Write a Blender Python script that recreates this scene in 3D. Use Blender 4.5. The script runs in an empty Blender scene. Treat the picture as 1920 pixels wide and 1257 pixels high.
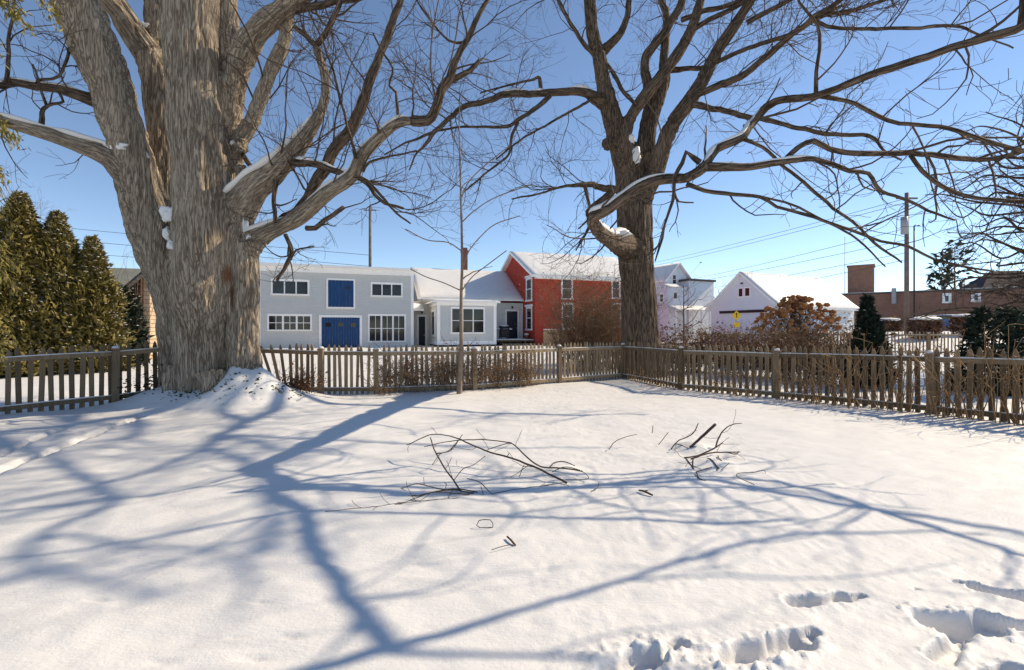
import bpy, math, random
import numpy as np
from mathutils import Vector, Matrix

# ------------------------------------------------------------------ camera, sky, sun, exposure
scene = bpy.context.scene
COL = scene.collection
FPX, CX, HY, EYE = 900.0, 960.0, 618.0, 1.5          # focal length / centre / horizon row (1920 px wide picture), eye height
SUN_AZ, SUN_EL = math.radians(66.0), math.radians(36.0)
cam_d = bpy.data.cameras.new("camera"); cam = bpy.data.objects.new("camera", cam_d); COL.objects.link(cam)
cam.location = (0, 0, EYE); cam.rotation_euler = (math.radians(90), 0, 0)
cam_d.sensor_width = 36.0; cam_d.lens = 36.0 * FPX / 1920.0
cam_d.shift_y = -(628.5 - HY) / 1920.0
cam_d.clip_start = 0.05; cam_d.clip_end = 3000
scene.camera = cam
world = bpy.data.worlds.new("World"); scene.world = world; world.use_nodes = True
wn = world.node_tree.nodes; wl = world.node_tree.links
sky = wn.new("ShaderNodeTexSky"); sky.sky_type = 'NISHITA'; sky.sun_disc = False
sky.sun_elevation = SUN_EL; sky.sun_rotation = SUN_AZ
sky.air_density = 0.68; sky.dust_density = 0.0; sky.ozone_density = 1.6
wn["Background"].inputs["Strength"].default_value = 0.098
tint = wn.new("ShaderNodeMixRGB"); tint.blend_type = 'MULTIPLY'; tint.inputs[0].default_value = 1.0; tint.inputs[2].default_value = (0.99, 0.965, 0.92, 1)   # the photograph's warm white balance
wl.new(sky.outputs[0], tint.inputs[1]); wl.new(tint.outputs[0], wn["Background"].inputs["Color"])
sun_d = bpy.data.lights.new("sun", 'SUN'); sun_d.energy = 3.0; sun_d.angle = math.radians(0.53); sun_d.color = (1.0, 0.845, 0.62)
sun = bpy.data.objects.new("sun", sun_d); COL.objects.link(sun)
SUNV = Vector((math.sin(SUN_AZ) * math.cos(SUN_EL), math.cos(SUN_AZ) * math.cos(SUN_EL), math.sin(SUN_EL)))
sun.rotation_euler = SUNV.to_track_quat('Z', 'Y').to_euler(); sun.location = SUNV * 60
scene.view_settings.view_transform = 'Standard'; scene.view_settings.look = 'None'
scene.view_settings.exposure = 1.0; scene.view_settings.gamma = 1.0

rng = np.random.default_rng(11)
random.seed(5)

# ------------------------------------------------------------------ helpers
def nz(p, seed=0):
    """value noise in -1..1, p (N,3)"""
    p = np.asarray(p, float); i = np.floor(p).astype(np.int64); f = p - i; f = f * f * (3 - 2 * f)
    def h(a, b, c):
        n = (a * 374761393 + b * 668265263 + c * 2147483647 + seed * 974711) & 0xffffffff
        n = ((n ^ (n >> 13)) * 1274126177) & 0xffffffff
        n = ((n ^ (n >> 16)) * 2246822519) & 0xffffffff
        return ((n ^ (n >> 15)) & 0xffff) / 32767.5 - 1
    x, y, z = i[:, 0], i[:, 1], i[:, 2]; fx, fy, fz = f[:, 0], f[:, 1], f[:, 2]
    def L(a, b, t): return a + (b - a) * t
    return L(L(L(h(x, y, z), h(x + 1, y, z), fx), L(h(x, y + 1, z), h(x + 1, y + 1, z), fx), fy),
             L(L(h(x, y, z + 1), h(x + 1, y, z + 1), fx), L(h(x, y + 1, z + 1), h(x + 1, y + 1, z + 1), fx), fy), fz)

def sst(a, b, x):
    t = np.clip((np.asarray(x, float) - a) / (b - a), 0, 1); return t * t * (3 - 2 * t)

def at(px, py, D):
    return np.array([(px - CX) / FPX * D, D, EYE + (HY - py) / FPX * D])

def gnd(px, py, z=0.0):
    D = (EYE - z) * FPX / (py - HY); return np.array([(px - CX) / FPX * D, D])

FOOT = []      # (ax, ay, bx, by, half width, depth)
def _f(x0, y0, x1, y1, w, d):
    a = gnd(x0, y0); b = gnd(x1, y1); FOOT.append((a[0], a[1], b[0], b[1], w, d))
_f(1490, 1118, 1585, 1112, .052, .085); _f(1585, 1112, 1615, 1108, .025, .05)
_f(1150, 1262, 1225, 1222, .075, .10); _f(1225, 1222, 1275, 1198, .035, .06)
_f(1365, 1222, 1500, 1188, .065, .11); _f(1500, 1182, 1525, 1172, .03, .05)
_f(1750, 1152, 1850, 1162, .085, .16); _f(1850, 1150, 1990, 1185, .06, .12); _f(1800, 1180, 1760, 1215, .05, .09)
_f(1835, 1095, 1990, 1128, .05, .10); _f(1870, 1262, 1905, 1245, .06, .10); _f(1790, 1082, 1800, 1083, .018, .025)
_f(1715, 1097, 1725, 1098, .012, .02)
for _k in range(16):            # two lines of small animal tracks at the left
    t = _k / 15; _f(270 - 290 * t, 775 + 112 * t, 258 - 290 * t, 780 + 112 * t, .08, .085)
    if _k < 9: _f(135 - 160 * t * 1.7, 792 + 66 * t * 1.7, 126 - 160 * t * 1.7, 796 + 66 * t * 1.7, .07, .065)
for _a in ((440, 1192), (470, 1230), (540, 1190), (180, 1132), (433, 1043), (476, 1128), (300, 1240), (545, 1010)):
    _f(_a[0], _a[1], _a[0] + 14, _a[1] + 2, .02, .012)
FOOT = np.array(FOOT)

def ground(x, y, fine=True):
    x = np.asarray(x, float).ravel(); y = np.asarray(y, float).ravel()
    z = -.09 * sst(7, 12.5, y) + .09 * sst(18, 30, y)
    z += 1.3 * sst(33, 46, y) * sst(20, 34, x)
    p = np.stack([x, y, np.zeros_like(x)], 1)
    far = 1 - sst(30, 60, y)
    z += (.035 * nz(p * .45, 1) + .012 * nz(p * 1.7, 2)) * far
    # drift heaped round the foot of the big maple
    z += .62 * np.exp(-(((x + 5.42) / .56) ** 2 + ((y - 9.82) / .6) ** 2)) * (1 + .25 * nz(p * 3, 8))
    z += .30 * np.exp(-(((x + 6.0) / 1.85) ** 2 + ((y - 10.3) / 1.35) ** 2) ** 2)
    z += .16 * np.exp(-(((x + 7.2) / .9) ** 2 + ((y - 10.0) / .6) ** 2))
    # small heaps under the fallen sticks
    for (px, py, h, s) in ((1300, 838, .09, .22), (1050, 882, .04, .25), (1340, 868, .05, .2)):
        q = gnd(px, py); z += h * np.exp(-((x - q[0]) ** 2 + (y - q[1]) ** 2) / s ** 2)
    if fine:
        m = (y < 13.5) & (np.abs(x) < 11)
        if m.any():
            X, Y, Pm = x[m], y[m], p[m]; dz = .004 * nz(Pm * 9, 3) + .0025 * nz(Pm * 22, 4)
            dz += .006 * nz(Pm * np.array([3.2, 9, 1]), 5)
            wob = .020 * nz(Pm * 9, 6) + .007 * nz(Pm * 27, 7)
            dep = np.zeros_like(X); rub = np.zeros_like(X)
            for (ax, ay, bx, by, w, d) in FOOT:
                mm = (X > min(ax, bx) - .6) & (X < max(ax, bx) + .6) & (Y > min(ay, by) - .6) & (Y < max(ay, by) + .6)
                if not mm.any(): continue
                vx, vy = bx - ax, by - ay; L2 = vx * vx + vy * vy + 1e-9
                t = np.clip(((X[mm] - ax) * vx + (Y[mm] - ay) * vy) / L2, 0, 1)
                dist = np.hypot(X[mm] - ax - t * vx, Y[mm] - ay - t * vy) + wob[mm] * min(1, w / .05)
                k = 1 - sst(w * .55, w * 1.15, dist)
                dep[mm] = np.maximum(dep[mm], d * k * (.8 if w > .03 else 1))
                if w > .03: rub[mm] = np.maximum(rub[mm], np.exp(-((dist - w * 1.3) / (w * .8)) ** 2) * d)
            q0 = gnd(1290, 1232)
            rm = np.exp(-(((X - q0[0]) / .42) ** 2 + ((Y - q0[1]) / .16) ** 2))
            cl = np.maximum(nz(Pm * 30, 9), 0) ** 1.5 + .7 * np.maximum(nz(Pm * 55, 10), 0) ** 2
            dz += -dep + rub * (.05 + .12 * cl) + rm * .03 * cl * (1 - np.clip(dep / .05, 0, 1)) + dep * .10 * nz(Pm * 22, 12)
            z[m] += dz
    return z

def gz(x, y): return float(ground([x], [y], False)[0])

class MB:
    def __init__(s): s.v = []; s.f = []; s.n = 0; s.b = []
    def add(s, v, faces, bark=None):
        v = np.asarray(v, float).reshape(-1, 3)
        for fa in faces:
            fa = np.asarray(fa, np.int64)
            if fa.size: s.f.append(fa + s.n)
        s.v.append(v); s.b.append(v * 0 if bark is None else bark); s.n += len(v)
    def box(s, x0, x1, y0, y1, z0, z1):
        v = [(x, y, z) for z in (z0, z1) for y in (y0, y1) for x in (x0, x1)]
        s.add(v, [[(0, 2, 3, 1), (4, 5, 7, 6), (0, 1, 5, 4), (2, 6, 7, 3), (0, 4, 6, 2), (1, 3, 7, 5)]]); return s
    def prism(s, poly, y0, y1):
        """poly of (x,z), extruded along y"""
        n = len(poly); v = [(a, y0, b) for a, b in poly] + [(a, y1, b) for a, b in poly]
        s.add(v, [[tuple(range(n))], [tuple(range(2 * n - 1, n - 1, -1))], [(i, n + i, n + (i + 1) % n, (i + 1) % n) for i in range(n)]]); return s
    def tube(s, P, R, k=8, cap=True):
        P = np.asarray(P, float); R = np.broadcast_to(np.asarray(R, float), (len(P),)); N = len(P)
        T = np.gradient(P, axis=0); T /= np.linalg.norm(T, axis=1)[:, None] + 1e-12
        a = np.array([0, 1.0, 0]) if abs(T[0, 1]) < .8 else np.array([1.0, 0, 0])
        U = np.zeros_like(P); u = a - T[0] * (a @ T[0]); u /= np.linalg.norm(u)
        for i in range(N):
            u = u - T[i] * (u @ T[i]); u /= np.linalg.norm(u) + 1e-12; U[i] = u
        W = np.cross(T, U); th = np.arange(k) * 2 * np.pi / k
        S = np.concatenate([[0], np.cumsum(np.linalg.norm(np.diff(P, axis=0), axis=1))])
        c, sn = np.cos(th)[None, :, None], np.sin(th)[None, :, None]
        V = P[:, None] + R[:, None, None] * (c * U[:, None] + sn * W[:, None])
        rr = np.maximum(R, .02)[:, None]
        B = np.stack([rr * np.cos(th), rr * np.sin(th), np.broadcast_to(S[:, None], (N, k))], 2)
        i = np.arange(N - 1)[:, None] * k; j = np.arange(k)[None]; j2 = (j + 1) % k
        Q = np.stack([i + j, i + j2, i + k + j2, i + k + j], 2).reshape(-1, 4)
        fs = [Q]
        if cap: fs += [[tuple(range(k - 1, -1, -1))], [tuple(range((N - 1) * k, N * k))]]
        s.add(V, fs, B.reshape(-1, 3)); return s
    def tubes(s, items, k=3):
        """many thin tubes, grouped by point count"""
        g = {}
        for P, R in items: g.setdefault(len(P), []).append((P, R))
        for N, L in g.items():
            P = np.array([a for a, _ in L]); R = np.array([b for _, b in L]); M = len(L)
            T = np.gradient(P, axis=1); T /= np.linalg.norm(T, axis=2)[..., None] + 1e-12
            m = np.abs(P[:, -1] - P[:, 0]); ref = np.eye(3)[np.argmin(m, 1)][:, None]
            U = ref - T * (ref * T).sum(2, keepdims=True); U /= np.linalg.norm(U, axis=2)[..., None] + 1e-12
            W = np.cross(T, U); th = np.arange(k) * 2 * np.pi / k
            V = P[:, :, None] + R[:, :, None, None] * (np.cos(th)[None, None, :, None] * U[:, :, None] + np.sin(th)[None, None, :, None] * W[:, :, None])
            base = (np.arange(M) * N * k)[:, None, None]; i = np.arange(N - 1)[None, :, None] * k; j = np.arange(k)[None, None]; j2 = (j + 1) % k
            Q = np.stack([base + i + j, base + i + j2, base + i + k + j2, base + i + k + j], 3).reshape(-1, 4)
            S = np.concatenate([np.zeros((M, 1)), np.cumsum(np.linalg.norm(np.diff(P, axis=1), axis=2), 1)], 1)
            rr = np.maximum(R, .02)[..., None]
            B = np.stack([rr * np.cos(th), rr * np.sin(th), np.broadcast_to(S[..., None], (M, N, k))], 3)
            s.add(V, [Q], B.reshape(-1, 3))
        return s
    def blob(s, c, rad, seed=0, sub=3, rough=.25, freq=1.6):
        import bmesh
        bm = bmesh.new(); bmesh.ops.create_icosphere(bm, subdivisions=sub, radius=1)
        v = np.array([p.co[:] for p in bm.verts]); f = [[q.index for q in p.verts] for p in bm.faces]; bm.free()
        d = 1 + rough * nz(v * freq + seed * 7.3, seed) + rough * .5 * nz(v * freq * 2.3 + seed * 3.1, seed + 1)
        s.add(v * d[:, None] * np.asarray(rad, float) + np.asarray(c, float), [f]); return s
    def mesh(s, name, smooth=True):
        me = bpy.data.meshes.new(name); V = np.concatenate(s.v)
        me.vertices.add(len(V)); me.vertices.foreach_set('co', V.astype(np.float32).ravel())
        lo = np.concatenate([f.ravel() for f in s.f]); tot = np.concatenate([np.full(len(f), f.shape[1]) for f in s.f])
        me.loops.add(len(lo)); me.loops.foreach_set('vertex_index', lo.astype(np.int32))
        me.polygons.add(len(tot)); me.polygons.foreach_set('loop_start', np.concatenate([[0], np.cumsum(tot)[:-1]]).astype(np.int32))
        me.update(calc_edges=True)
        B = np.concatenate(s.b)
        if B.any():
            a = me.attributes.new('bark', 'FLOAT_VECTOR', 'POINT'); a.data.foreach_set('vector', B.astype(np.float32).ravel())
        me.polygons.foreach_set('use_smooth', np.full(len(tot), smooth, bool)); me.update()
        return me

BASE = {}
def root_of(o):
    while o.parent: o = o.parent
    return o
def tag(o, label=None, cat=None, group=None, kind=None):
    if label: o['label'] = label
    if cat: o['category'] = cat
    if group: o['group'] = group
    if kind: o['kind'] = kind
    return o
def thing(name, label, cat, loc, group=None, rz=0.0):
    o = bpy.data.objects.new(name, None); COL.objects.link(o); o.location = loc; o.rotation_euler = (0, 0, rz)
    o.empty_display_size = .3; BASE[o.name] = np.array(loc, float); return tag(o, label, cat, group)
def obj(name, mb, mat, parent=None, local=False, smooth=True, bevel=0):
    """one mesh object; world coordinates unless local"""
    me = mb.mesh(name, smooth); me.materials.append(mat)
    o = bpy.data.objects.new(name, me); COL.objects.link(o)
    if parent is not None:
        if not local:
            off = BASE[root_of(parent).name]
            co = np.empty(len(me.vertices) * 3, np.float32); me.vertices.foreach_get('co', co)
            me.vertices.foreach_set('co', (co.reshape(-1, 3) - off).astype(np.float32).ravel()); me.update()
        o.parent = parent
    if bevel:
        m = o.modifiers.new('bevel', 'BEVEL'); m.width = bevel; m.segments = 2; m.limit_method = 'ANGLE'
    return o
def solo(name, mb, mat, label, cat, loc, group=None, smooth=True):
    """a thing that is one mesh, origin at loc"""
    me = mb.mesh(name, smooth); me.materials.append(mat); co = np.empty(len(me.vertices) * 3, np.float32)
    me.vertices.foreach_get('co', co); me.vertices.foreach_set('co', (co.reshape(-1, 3) - np.array(loc)).astype(np.float32).ravel()); me.update()
    o = bpy.data.objects.new(name, me); COL.objects.link(o); o.location = loc; return tag(o, label, cat, group)

def catmull(C, step):
    """C (n, m): first three columns position; resample with spline"""
    C = np.asarray(C, float); n = len(C)
    E = np.concatenate([[2 * C[0] - C[1]], C, [2 * C[-1] - C[-2]]]); out = []
    for i in range(n - 1):
        p0, p1, p2, p3 = E[i:i + 4]; k = max(1, int(np.linalg.norm(p2[:3] - p1[:3]) / step + .5))
        t = (np.arange(k) / k)[:, None]
        out.append(.5 * (2 * p1 + (p2 - p0) * t + (2 * p0 - 5 * p1 + 4 * p2 - p3) * t ** 2 + (3 * p1 - p0 - 3 * p2 + p3) * t ** 3))
    return np.concatenate(out + [C[-1:]])

# ------------------------------------------------------------------ materials
class NT:
    def __init__(s, name):
        s.m = bpy.data.materials.new(name); s.m.use_nodes = True; s.t = s.m.node_tree; s.p = s.t.nodes['Principled BSDF']
    def n(s, typ, **kw):
        q = s.t.nodes.new('ShaderNode' + typ)
        for a, b in kw.items():
            if a[0] == '_': q.inputs[a[1:].replace('_', ' ')].default_value = b
            else: setattr(q, a, b)
        return q
    def l(s, a, b): s.t.links.new(a, b); return s
    def vec(s, attr=None, scale=(1, 1, 1)):
        c = s.n('Attribute', attribute_name=attr).outputs['Vector'] if attr else s.n('TexCoord').outputs['Object']
        mp = s.n('Mapping'); mp.inputs['Scale'].default_value = scale; s.l(c, mp.inputs['Vector']); return mp.outputs[0]
    def noise(s, v, scale, detail=4, rough=.6):
        q = s.n('TexNoise'); q.inputs['Scale'].default_value = scale; q.inputs['Detail'].default_value = detail; q.inputs['Roughness'].default_value = rough
        s.l(v, q.inputs['Vector']); return q.outputs['Fac']
    def ramp(s, fac, stops):
        r = s.n('ValToRGB'); e = r.color_ramp.elements
        while len(e) < len(stops): e.new(.5)
        for q, (p, c) in zip(e, stops): q.position = p; q.color = (*c, 1) if len(c) == 3 else c
        s.l(fac, r.inputs[0]); return r.outputs[0]
    def mix(s, f, a, b, mode='MIX'):
        q = s.n('MixRGB', blend_type=mode)
        for i, v in enumerate((f, a, b)):
            if hasattr(v, 'node'): s.l(v, q.inputs[i])
            elif i == 0: q.inputs[0].default_value = v
            else: q.inputs[i].default_value = (*v, 1)
        return q.outputs[0]
    def math(s, op, a, b=0.0):
        q = s.n('Math', operation=op)
        for i, v in enumerate((a, b)):
            if hasattr(v, 'node'): s.l(v, q.inputs[i])
            else: q.inputs[i].default_value = v
        return q.outputs[0]
    def bump(s, h, dist, strength=1.0):
        q = s.n('Bump'); q.inputs['Strength'].default_value = strength; q.inputs['Distance'].default_value = dist
        s.l(h, q.inputs['Height']); s.l(q.outputs[0], s.p.inputs['Normal']); return s
    def out(s, col, rough=.8, spec=.3):
        if hasattr(col, 'node'): s.l(col, s.p.inputs['Base Color'])
        else: s.p.inputs['Base Color'].default_value = (*col, 1)
        s.p.inputs['Roughness'].default_value = rough; s.p.inputs['Specular IOR Level'].default_value = spec; return s.m

def plain(name, col, rough=.7, var=.12, sc=6, bump=0.0, spec=.3):
    t = NT(name); v = t.vec(); f = t.noise(v, sc)
    c = t.ramp(f, [(.3, tuple(x * (1 - var) for x in col)), (.7, tuple(min(1, x * (1 + var)) for x in col))])
    if bump: t.bump(t.noise(v, sc * 5), bump)
    return t.out(c, rough, spec)

def bark_mat(name, lo, hi, su, sv, depth, wound=None):
    t = NT(name); v = t.vec('bark', (su, su, sv))
    def lines(sc, k):
        q = t.n('TexNoise'); q.inputs['Scale'].default_value = sc; q.inputs['Detail'].default_value = 2.5; q.inputs['Roughness'].default_value = .55; q.inputs['Distortion'].default_value = .35
        t.l(v, q.inputs['Vector']); return t.math('MINIMUM', t.math('MULTIPLY', t.math('ABSOLUTE', t.math('SUBTRACT', q.outputs['Fac'], .5)), k), 1.0)
    crack = t.math('MULTIPLY', lines(.42, 9.0), t.math('ADD', t.math('MULTIPLY', lines(.95, 7.0), .55), .45))
    n2 = t.noise(v, 3.2, 6, .7); big = t.noise(t.vec('bark', (1.1, 1.1, .5)), 1.6, 3)
    fine = t.noise(t.vec('bark', (su * 2.2, su * 2.2, sv * 3)), 1.0, 5, .75)
    h = t.math('ADD', t.math('MULTIPLY', crack, .75), t.math('ADD', t.math('MULTIPLY', n2, .4), t.math('MULTIPLY', fine, .4)))
    mid_ = tuple((a_ * .45 + b_ * .55) for a_, b_ in zip(lo, hi))
    c = t.ramp(t.math('ADD', t.math('MULTIPLY', h, .62), t.math('MULTIPLY', t.math('SUBTRACT', big, .5), .35)), [(.26, lo), (.50, mid_), (.85, hi)])
    if wound:
        tc = t.n('TexCoord').outputs['Object']
        for (pos, sx, sz, col) in wound:
            sv2 = t.n('VectorMath', operation='SUBTRACT'); t.l(tc, sv2.inputs[0]); sv2.inputs[1].default_value = pos
            mu = t.n('VectorMath', operation='MULTIPLY'); t.l(sv2.outputs[0], mu.inputs[0]); mu.inputs[1].default_value = (1 / sx, .8, 1 / sz)
            ln = t.n('VectorMath', operation='LENGTH'); t.l(mu.outputs[0], ln.inputs[0])
            f = t.math('ADD', ln.outputs['Value'], t.math('MULTIPLY', t.math('SUBTRACT', n2, .5), 1.6))
            c = t.mix(t.ramp(f, [(.45, (.85,) * 3), (.95, (0, 0, 0))]), c, col)
    t.bump(h, depth, 1.0)
    return t.out(c, .9, .15)

def snow_mat():
    t = NT('snow'); v = t.vec()
    a = t.noise(v, 2.2, 3); b = t.noise(v, 45, 5, .7); d = t.noise(t.vec(None, (14, 40, 20)), 1.0, 3)
    c = t.ramp(a, [(.3, (.70, .69, .675)), (.7, (.76, .745, .73))])
    h = t.math('ADD', t.math('MULTIPLY', b, .5), t.math('MULTIPLY', d, .5))
    t.bump(h, .016, .5)
    t.p.inputs['Subsurface Weight'].default_value = 0.0
    return t.out(c, .55, .25)

def siding_mat(name, col, pitch=.13):
    t = NT(name); tc = t.n('TexCoord').outputs['Object']; sp = t.n('SeparateXYZ'); t.l(tc, sp.inputs[0])
    fr = t.math('FRACT', t.math('DIVIDE', sp.outputs['Z'], pitch))
    v = t.vec(); f = t.noise(v, .8, 3); g = t.noise(t.vec(None, (1, 1, 14)), 1.5, 3)
    c = t.ramp(t.math('ADD', t.math('MULTIPLY', f, .5), t.math('MULTIPLY', g, .5)), [(.3, tuple(x * .93 for x in col)), (.7, tuple(x * 1.07 for x in col))])
    t.bump(t.math('SUBTRACT', 1.0, fr), .06, 1.0)
    return t.out(c, .6, .3)

def brick_mat(name, c1, c2, mortar, bw=.22, bh=.075, ms=.012, bump=.01):
    t = NT(name); tc = t.n('TexCoord').outputs['Object']; sp = t.n('SeparateXYZ'); t.l(tc, sp.inputs[0])
    cb = t.n('CombineXYZ'); t.l(t.math('ADD', sp.outputs['X'], sp.outputs['Y']), cb.inputs[0]); t.l(sp.outputs['Z'], cb.inputs[1])
    b = t.n('TexBrick'); b.inputs['Scale'].default_value = 1.0; b.inputs['Brick Width'].default_value = bw; b.inputs['Row Height'].default_value = bh
    b.inputs['Mortar Size'].default_value = ms; b.inputs['Color1'].default_value = (*c1, 1); b.inputs['Color2'].default_value = (*c2, 1); b.inputs['Mortar'].default_value = (*mortar, 1)
    b.inputs['Bias'].default_value = 0.0
    t.l(cb.outputs[0], b.inputs['Vector'])
    f = t.noise(t.vec(), 1.2, 5); c = t.mix(.45, b.outputs['Color'], t.ramp(f, [(.3, (.55, .55, .55)), (.7, (1, 1, 1))]), 'MULTIPLY')
    t.bump(t.math('SUBTRACT', 1.0, b.outputs['Fac']), bump)
    return t.out(c, .85, .2)

M = {}
M['snow'] = snow_mat()
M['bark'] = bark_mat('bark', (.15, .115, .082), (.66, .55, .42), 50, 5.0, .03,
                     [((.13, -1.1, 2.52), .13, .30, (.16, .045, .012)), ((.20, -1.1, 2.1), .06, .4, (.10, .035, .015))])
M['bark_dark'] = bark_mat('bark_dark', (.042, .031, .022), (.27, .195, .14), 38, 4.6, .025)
M['twig'] = plain('twig_bark', (.085, .058, .043), .85, .25, 3)
M['twig_tan'] = plain('twig_tan', (.20, .125, .075), .85, .3, 3)
M['twig_red'] = plain('twig_red', (.15, .075, .045), .85, .3, 3)
M['straw'] = plain('dry_stem', (.25, .16, .08), .8, .3, 4)
M['deadleaf'] = plain('dead_leaf', (.16, .075, .03), .8, .4, 9)
M['flower'] = plain('dried_flower', (.38, .17, .065), .85, .4, 7)
M['cedar'] = plain('cedar_foliage', (.155, .125, .032), .7, .55, 4)
M['cedar_near'] = plain('cedar_sprays', (.17, .14, .03), .6, .35, 14)
M['spruce'] = plain('dark_foliage', (.018, .03, .018), .7, .4, 5)
M['ivy'] = plain('evergreen_leaf', (.03, .04, .015), .55, .4, 8)
M['siding'] = siding_mat('grey_siding', (.72, .70, .645))
M['white'] = plain('white_trim', (.86, .86, .86), .5, .05, 3)
M['whitesiding'] = siding_mat('white_siding', (.78, .82, .86), .16)
M['blue'] = plain('blue_boards', (.006, .05, .16), .5, .12, 4, .002)
M['dark'] = plain('dark_paint', (.012, .016, .028), .4, .2, 4)
M['glass'] = plain('window_glass', (.018, .018, .022), .06, .3, 1.5, 0, .5)
M['redbrick'] = brick_mat('red_painted_brick', (.47, .058, .036), (.55, .075, .046), (.40, .055, .042))
M['brownbrick'] = brick_mat('brown_brick', (.24, .10, .065), (.31, .14, .09), (.30, .22, .18))
M['chimney'] = brick_mat('chimney_brick', (.23, .07, .05), (.30, .10, .07), (.28, .2, .17))
M['tanstone'] = brick_mat('tan_stone', (.55, .40, .25), (.62, .47, .32), (.36, .25, .16), .45, .2, .018, .02)
M['brownwall'] = plain('brown_boards', (.085, .05, .032), .8, .2, 3, .01)
M['shingle'] = brick_mat('roof_shingle', (.09, .085, .085), (.13, .12, .12), (.05, .05, .05), .3, .14, .01)
M['slate'] = plain('dark_roof', (.035, .03, .045), .8, .25, 1.2)
M['metal'] = plain('grey_metal', (.32, .33, .35), .45, .1, 2)
M['wire'] = plain('wire', (.03, .03, .035), .6, .1, 2)
M['yellow'] = plain('sign_yellow', (.75, .47, .01), .45, .06, 3)
M['black'] = plain('black_paint', (.015, .015, .017), .45, .2, 4)
M['carblue'] = plain('car_blue', (.02, .10, .28), .3, .1, 2, 0, .5)
M['carred'] = plain('car_dark', (.03, .05, .10), .3, .1, 2, 0, .5)
M['poletimber'] = plain('pole_timber', (.17, .13, .11), .85, .25, 3)
def wood_mat(name, a, b):
    t = NT(name); v = t.vec(None, (30, 30, 2.2)); oi = t.n('ObjectInfo')
    n = t.noise(v, 1.0, 5, .65); m = t.noise(t.vec(None, (3, 3, 2)), 1, 4)
    f = t.math('ADD', t.math('MULTIPLY', n, .6), t.math('ADD', t.math('MULTIPLY', m, .25), t.math('MULTIPLY', oi.outputs['Random'], .3)))
    t.bump(n, .004); return t.out(t.ramp(f, [(.3, a), (.85, b)]), .88, .15)
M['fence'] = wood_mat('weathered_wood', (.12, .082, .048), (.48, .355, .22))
M['fencedark'] = wood_mat('shaded_wood', (.07, .048, .03), (.31, .23, .145))  # darker copy of the fence wood: shade of the side fences put into the colour

# ------------------------------------------------------------------ the snow ground, one sheet to the horizon
def seg(*parts):
    out = []
    for a, b, s in parts: out.append(np.arange(a, b, s))
    return np.unique(np.concatenate(out).round(4))
GX = seg((-600, -120, 40), (-120, -40, 8), (-40, -14, 1), (-14, -9.5, .09), (-9.5, -3, .045), (-3, .1, .045), (.1, 3.3, .0125), (3.3, 9, .06), (9, 40, .8), (40, 120, 6), (120, 641, 40))
GY = seg((-40, 0, 5), (0, 1.9, .2), (1.9, 3.15, .0125), (3.15, 6, .035), (6, 9.5, .045), (9.5, 13.5, .07), (13.5, 34, .6), (34, 60, 1.5), (60, 120, 8), (120, 1200, 60))
XX, YY = np.meshgrid(GX, GY); Z = ground(XX.ravel(), YY.ravel())
nx, ny = len(GX), len(GY); ii = (np.arange(ny - 1)[:, None] * nx + np.arange(nx - 1)[None]).ravel()
mb = MB(); mb.add(np.stack([XX.ravel(), YY.ravel(), Z], 1), [np.stack([ii, ii + 1, ii + nx + 1, ii + nx], 1)])
g = obj('snow_ground', mb, M['snow']); tag(g, kind='structure')

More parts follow.
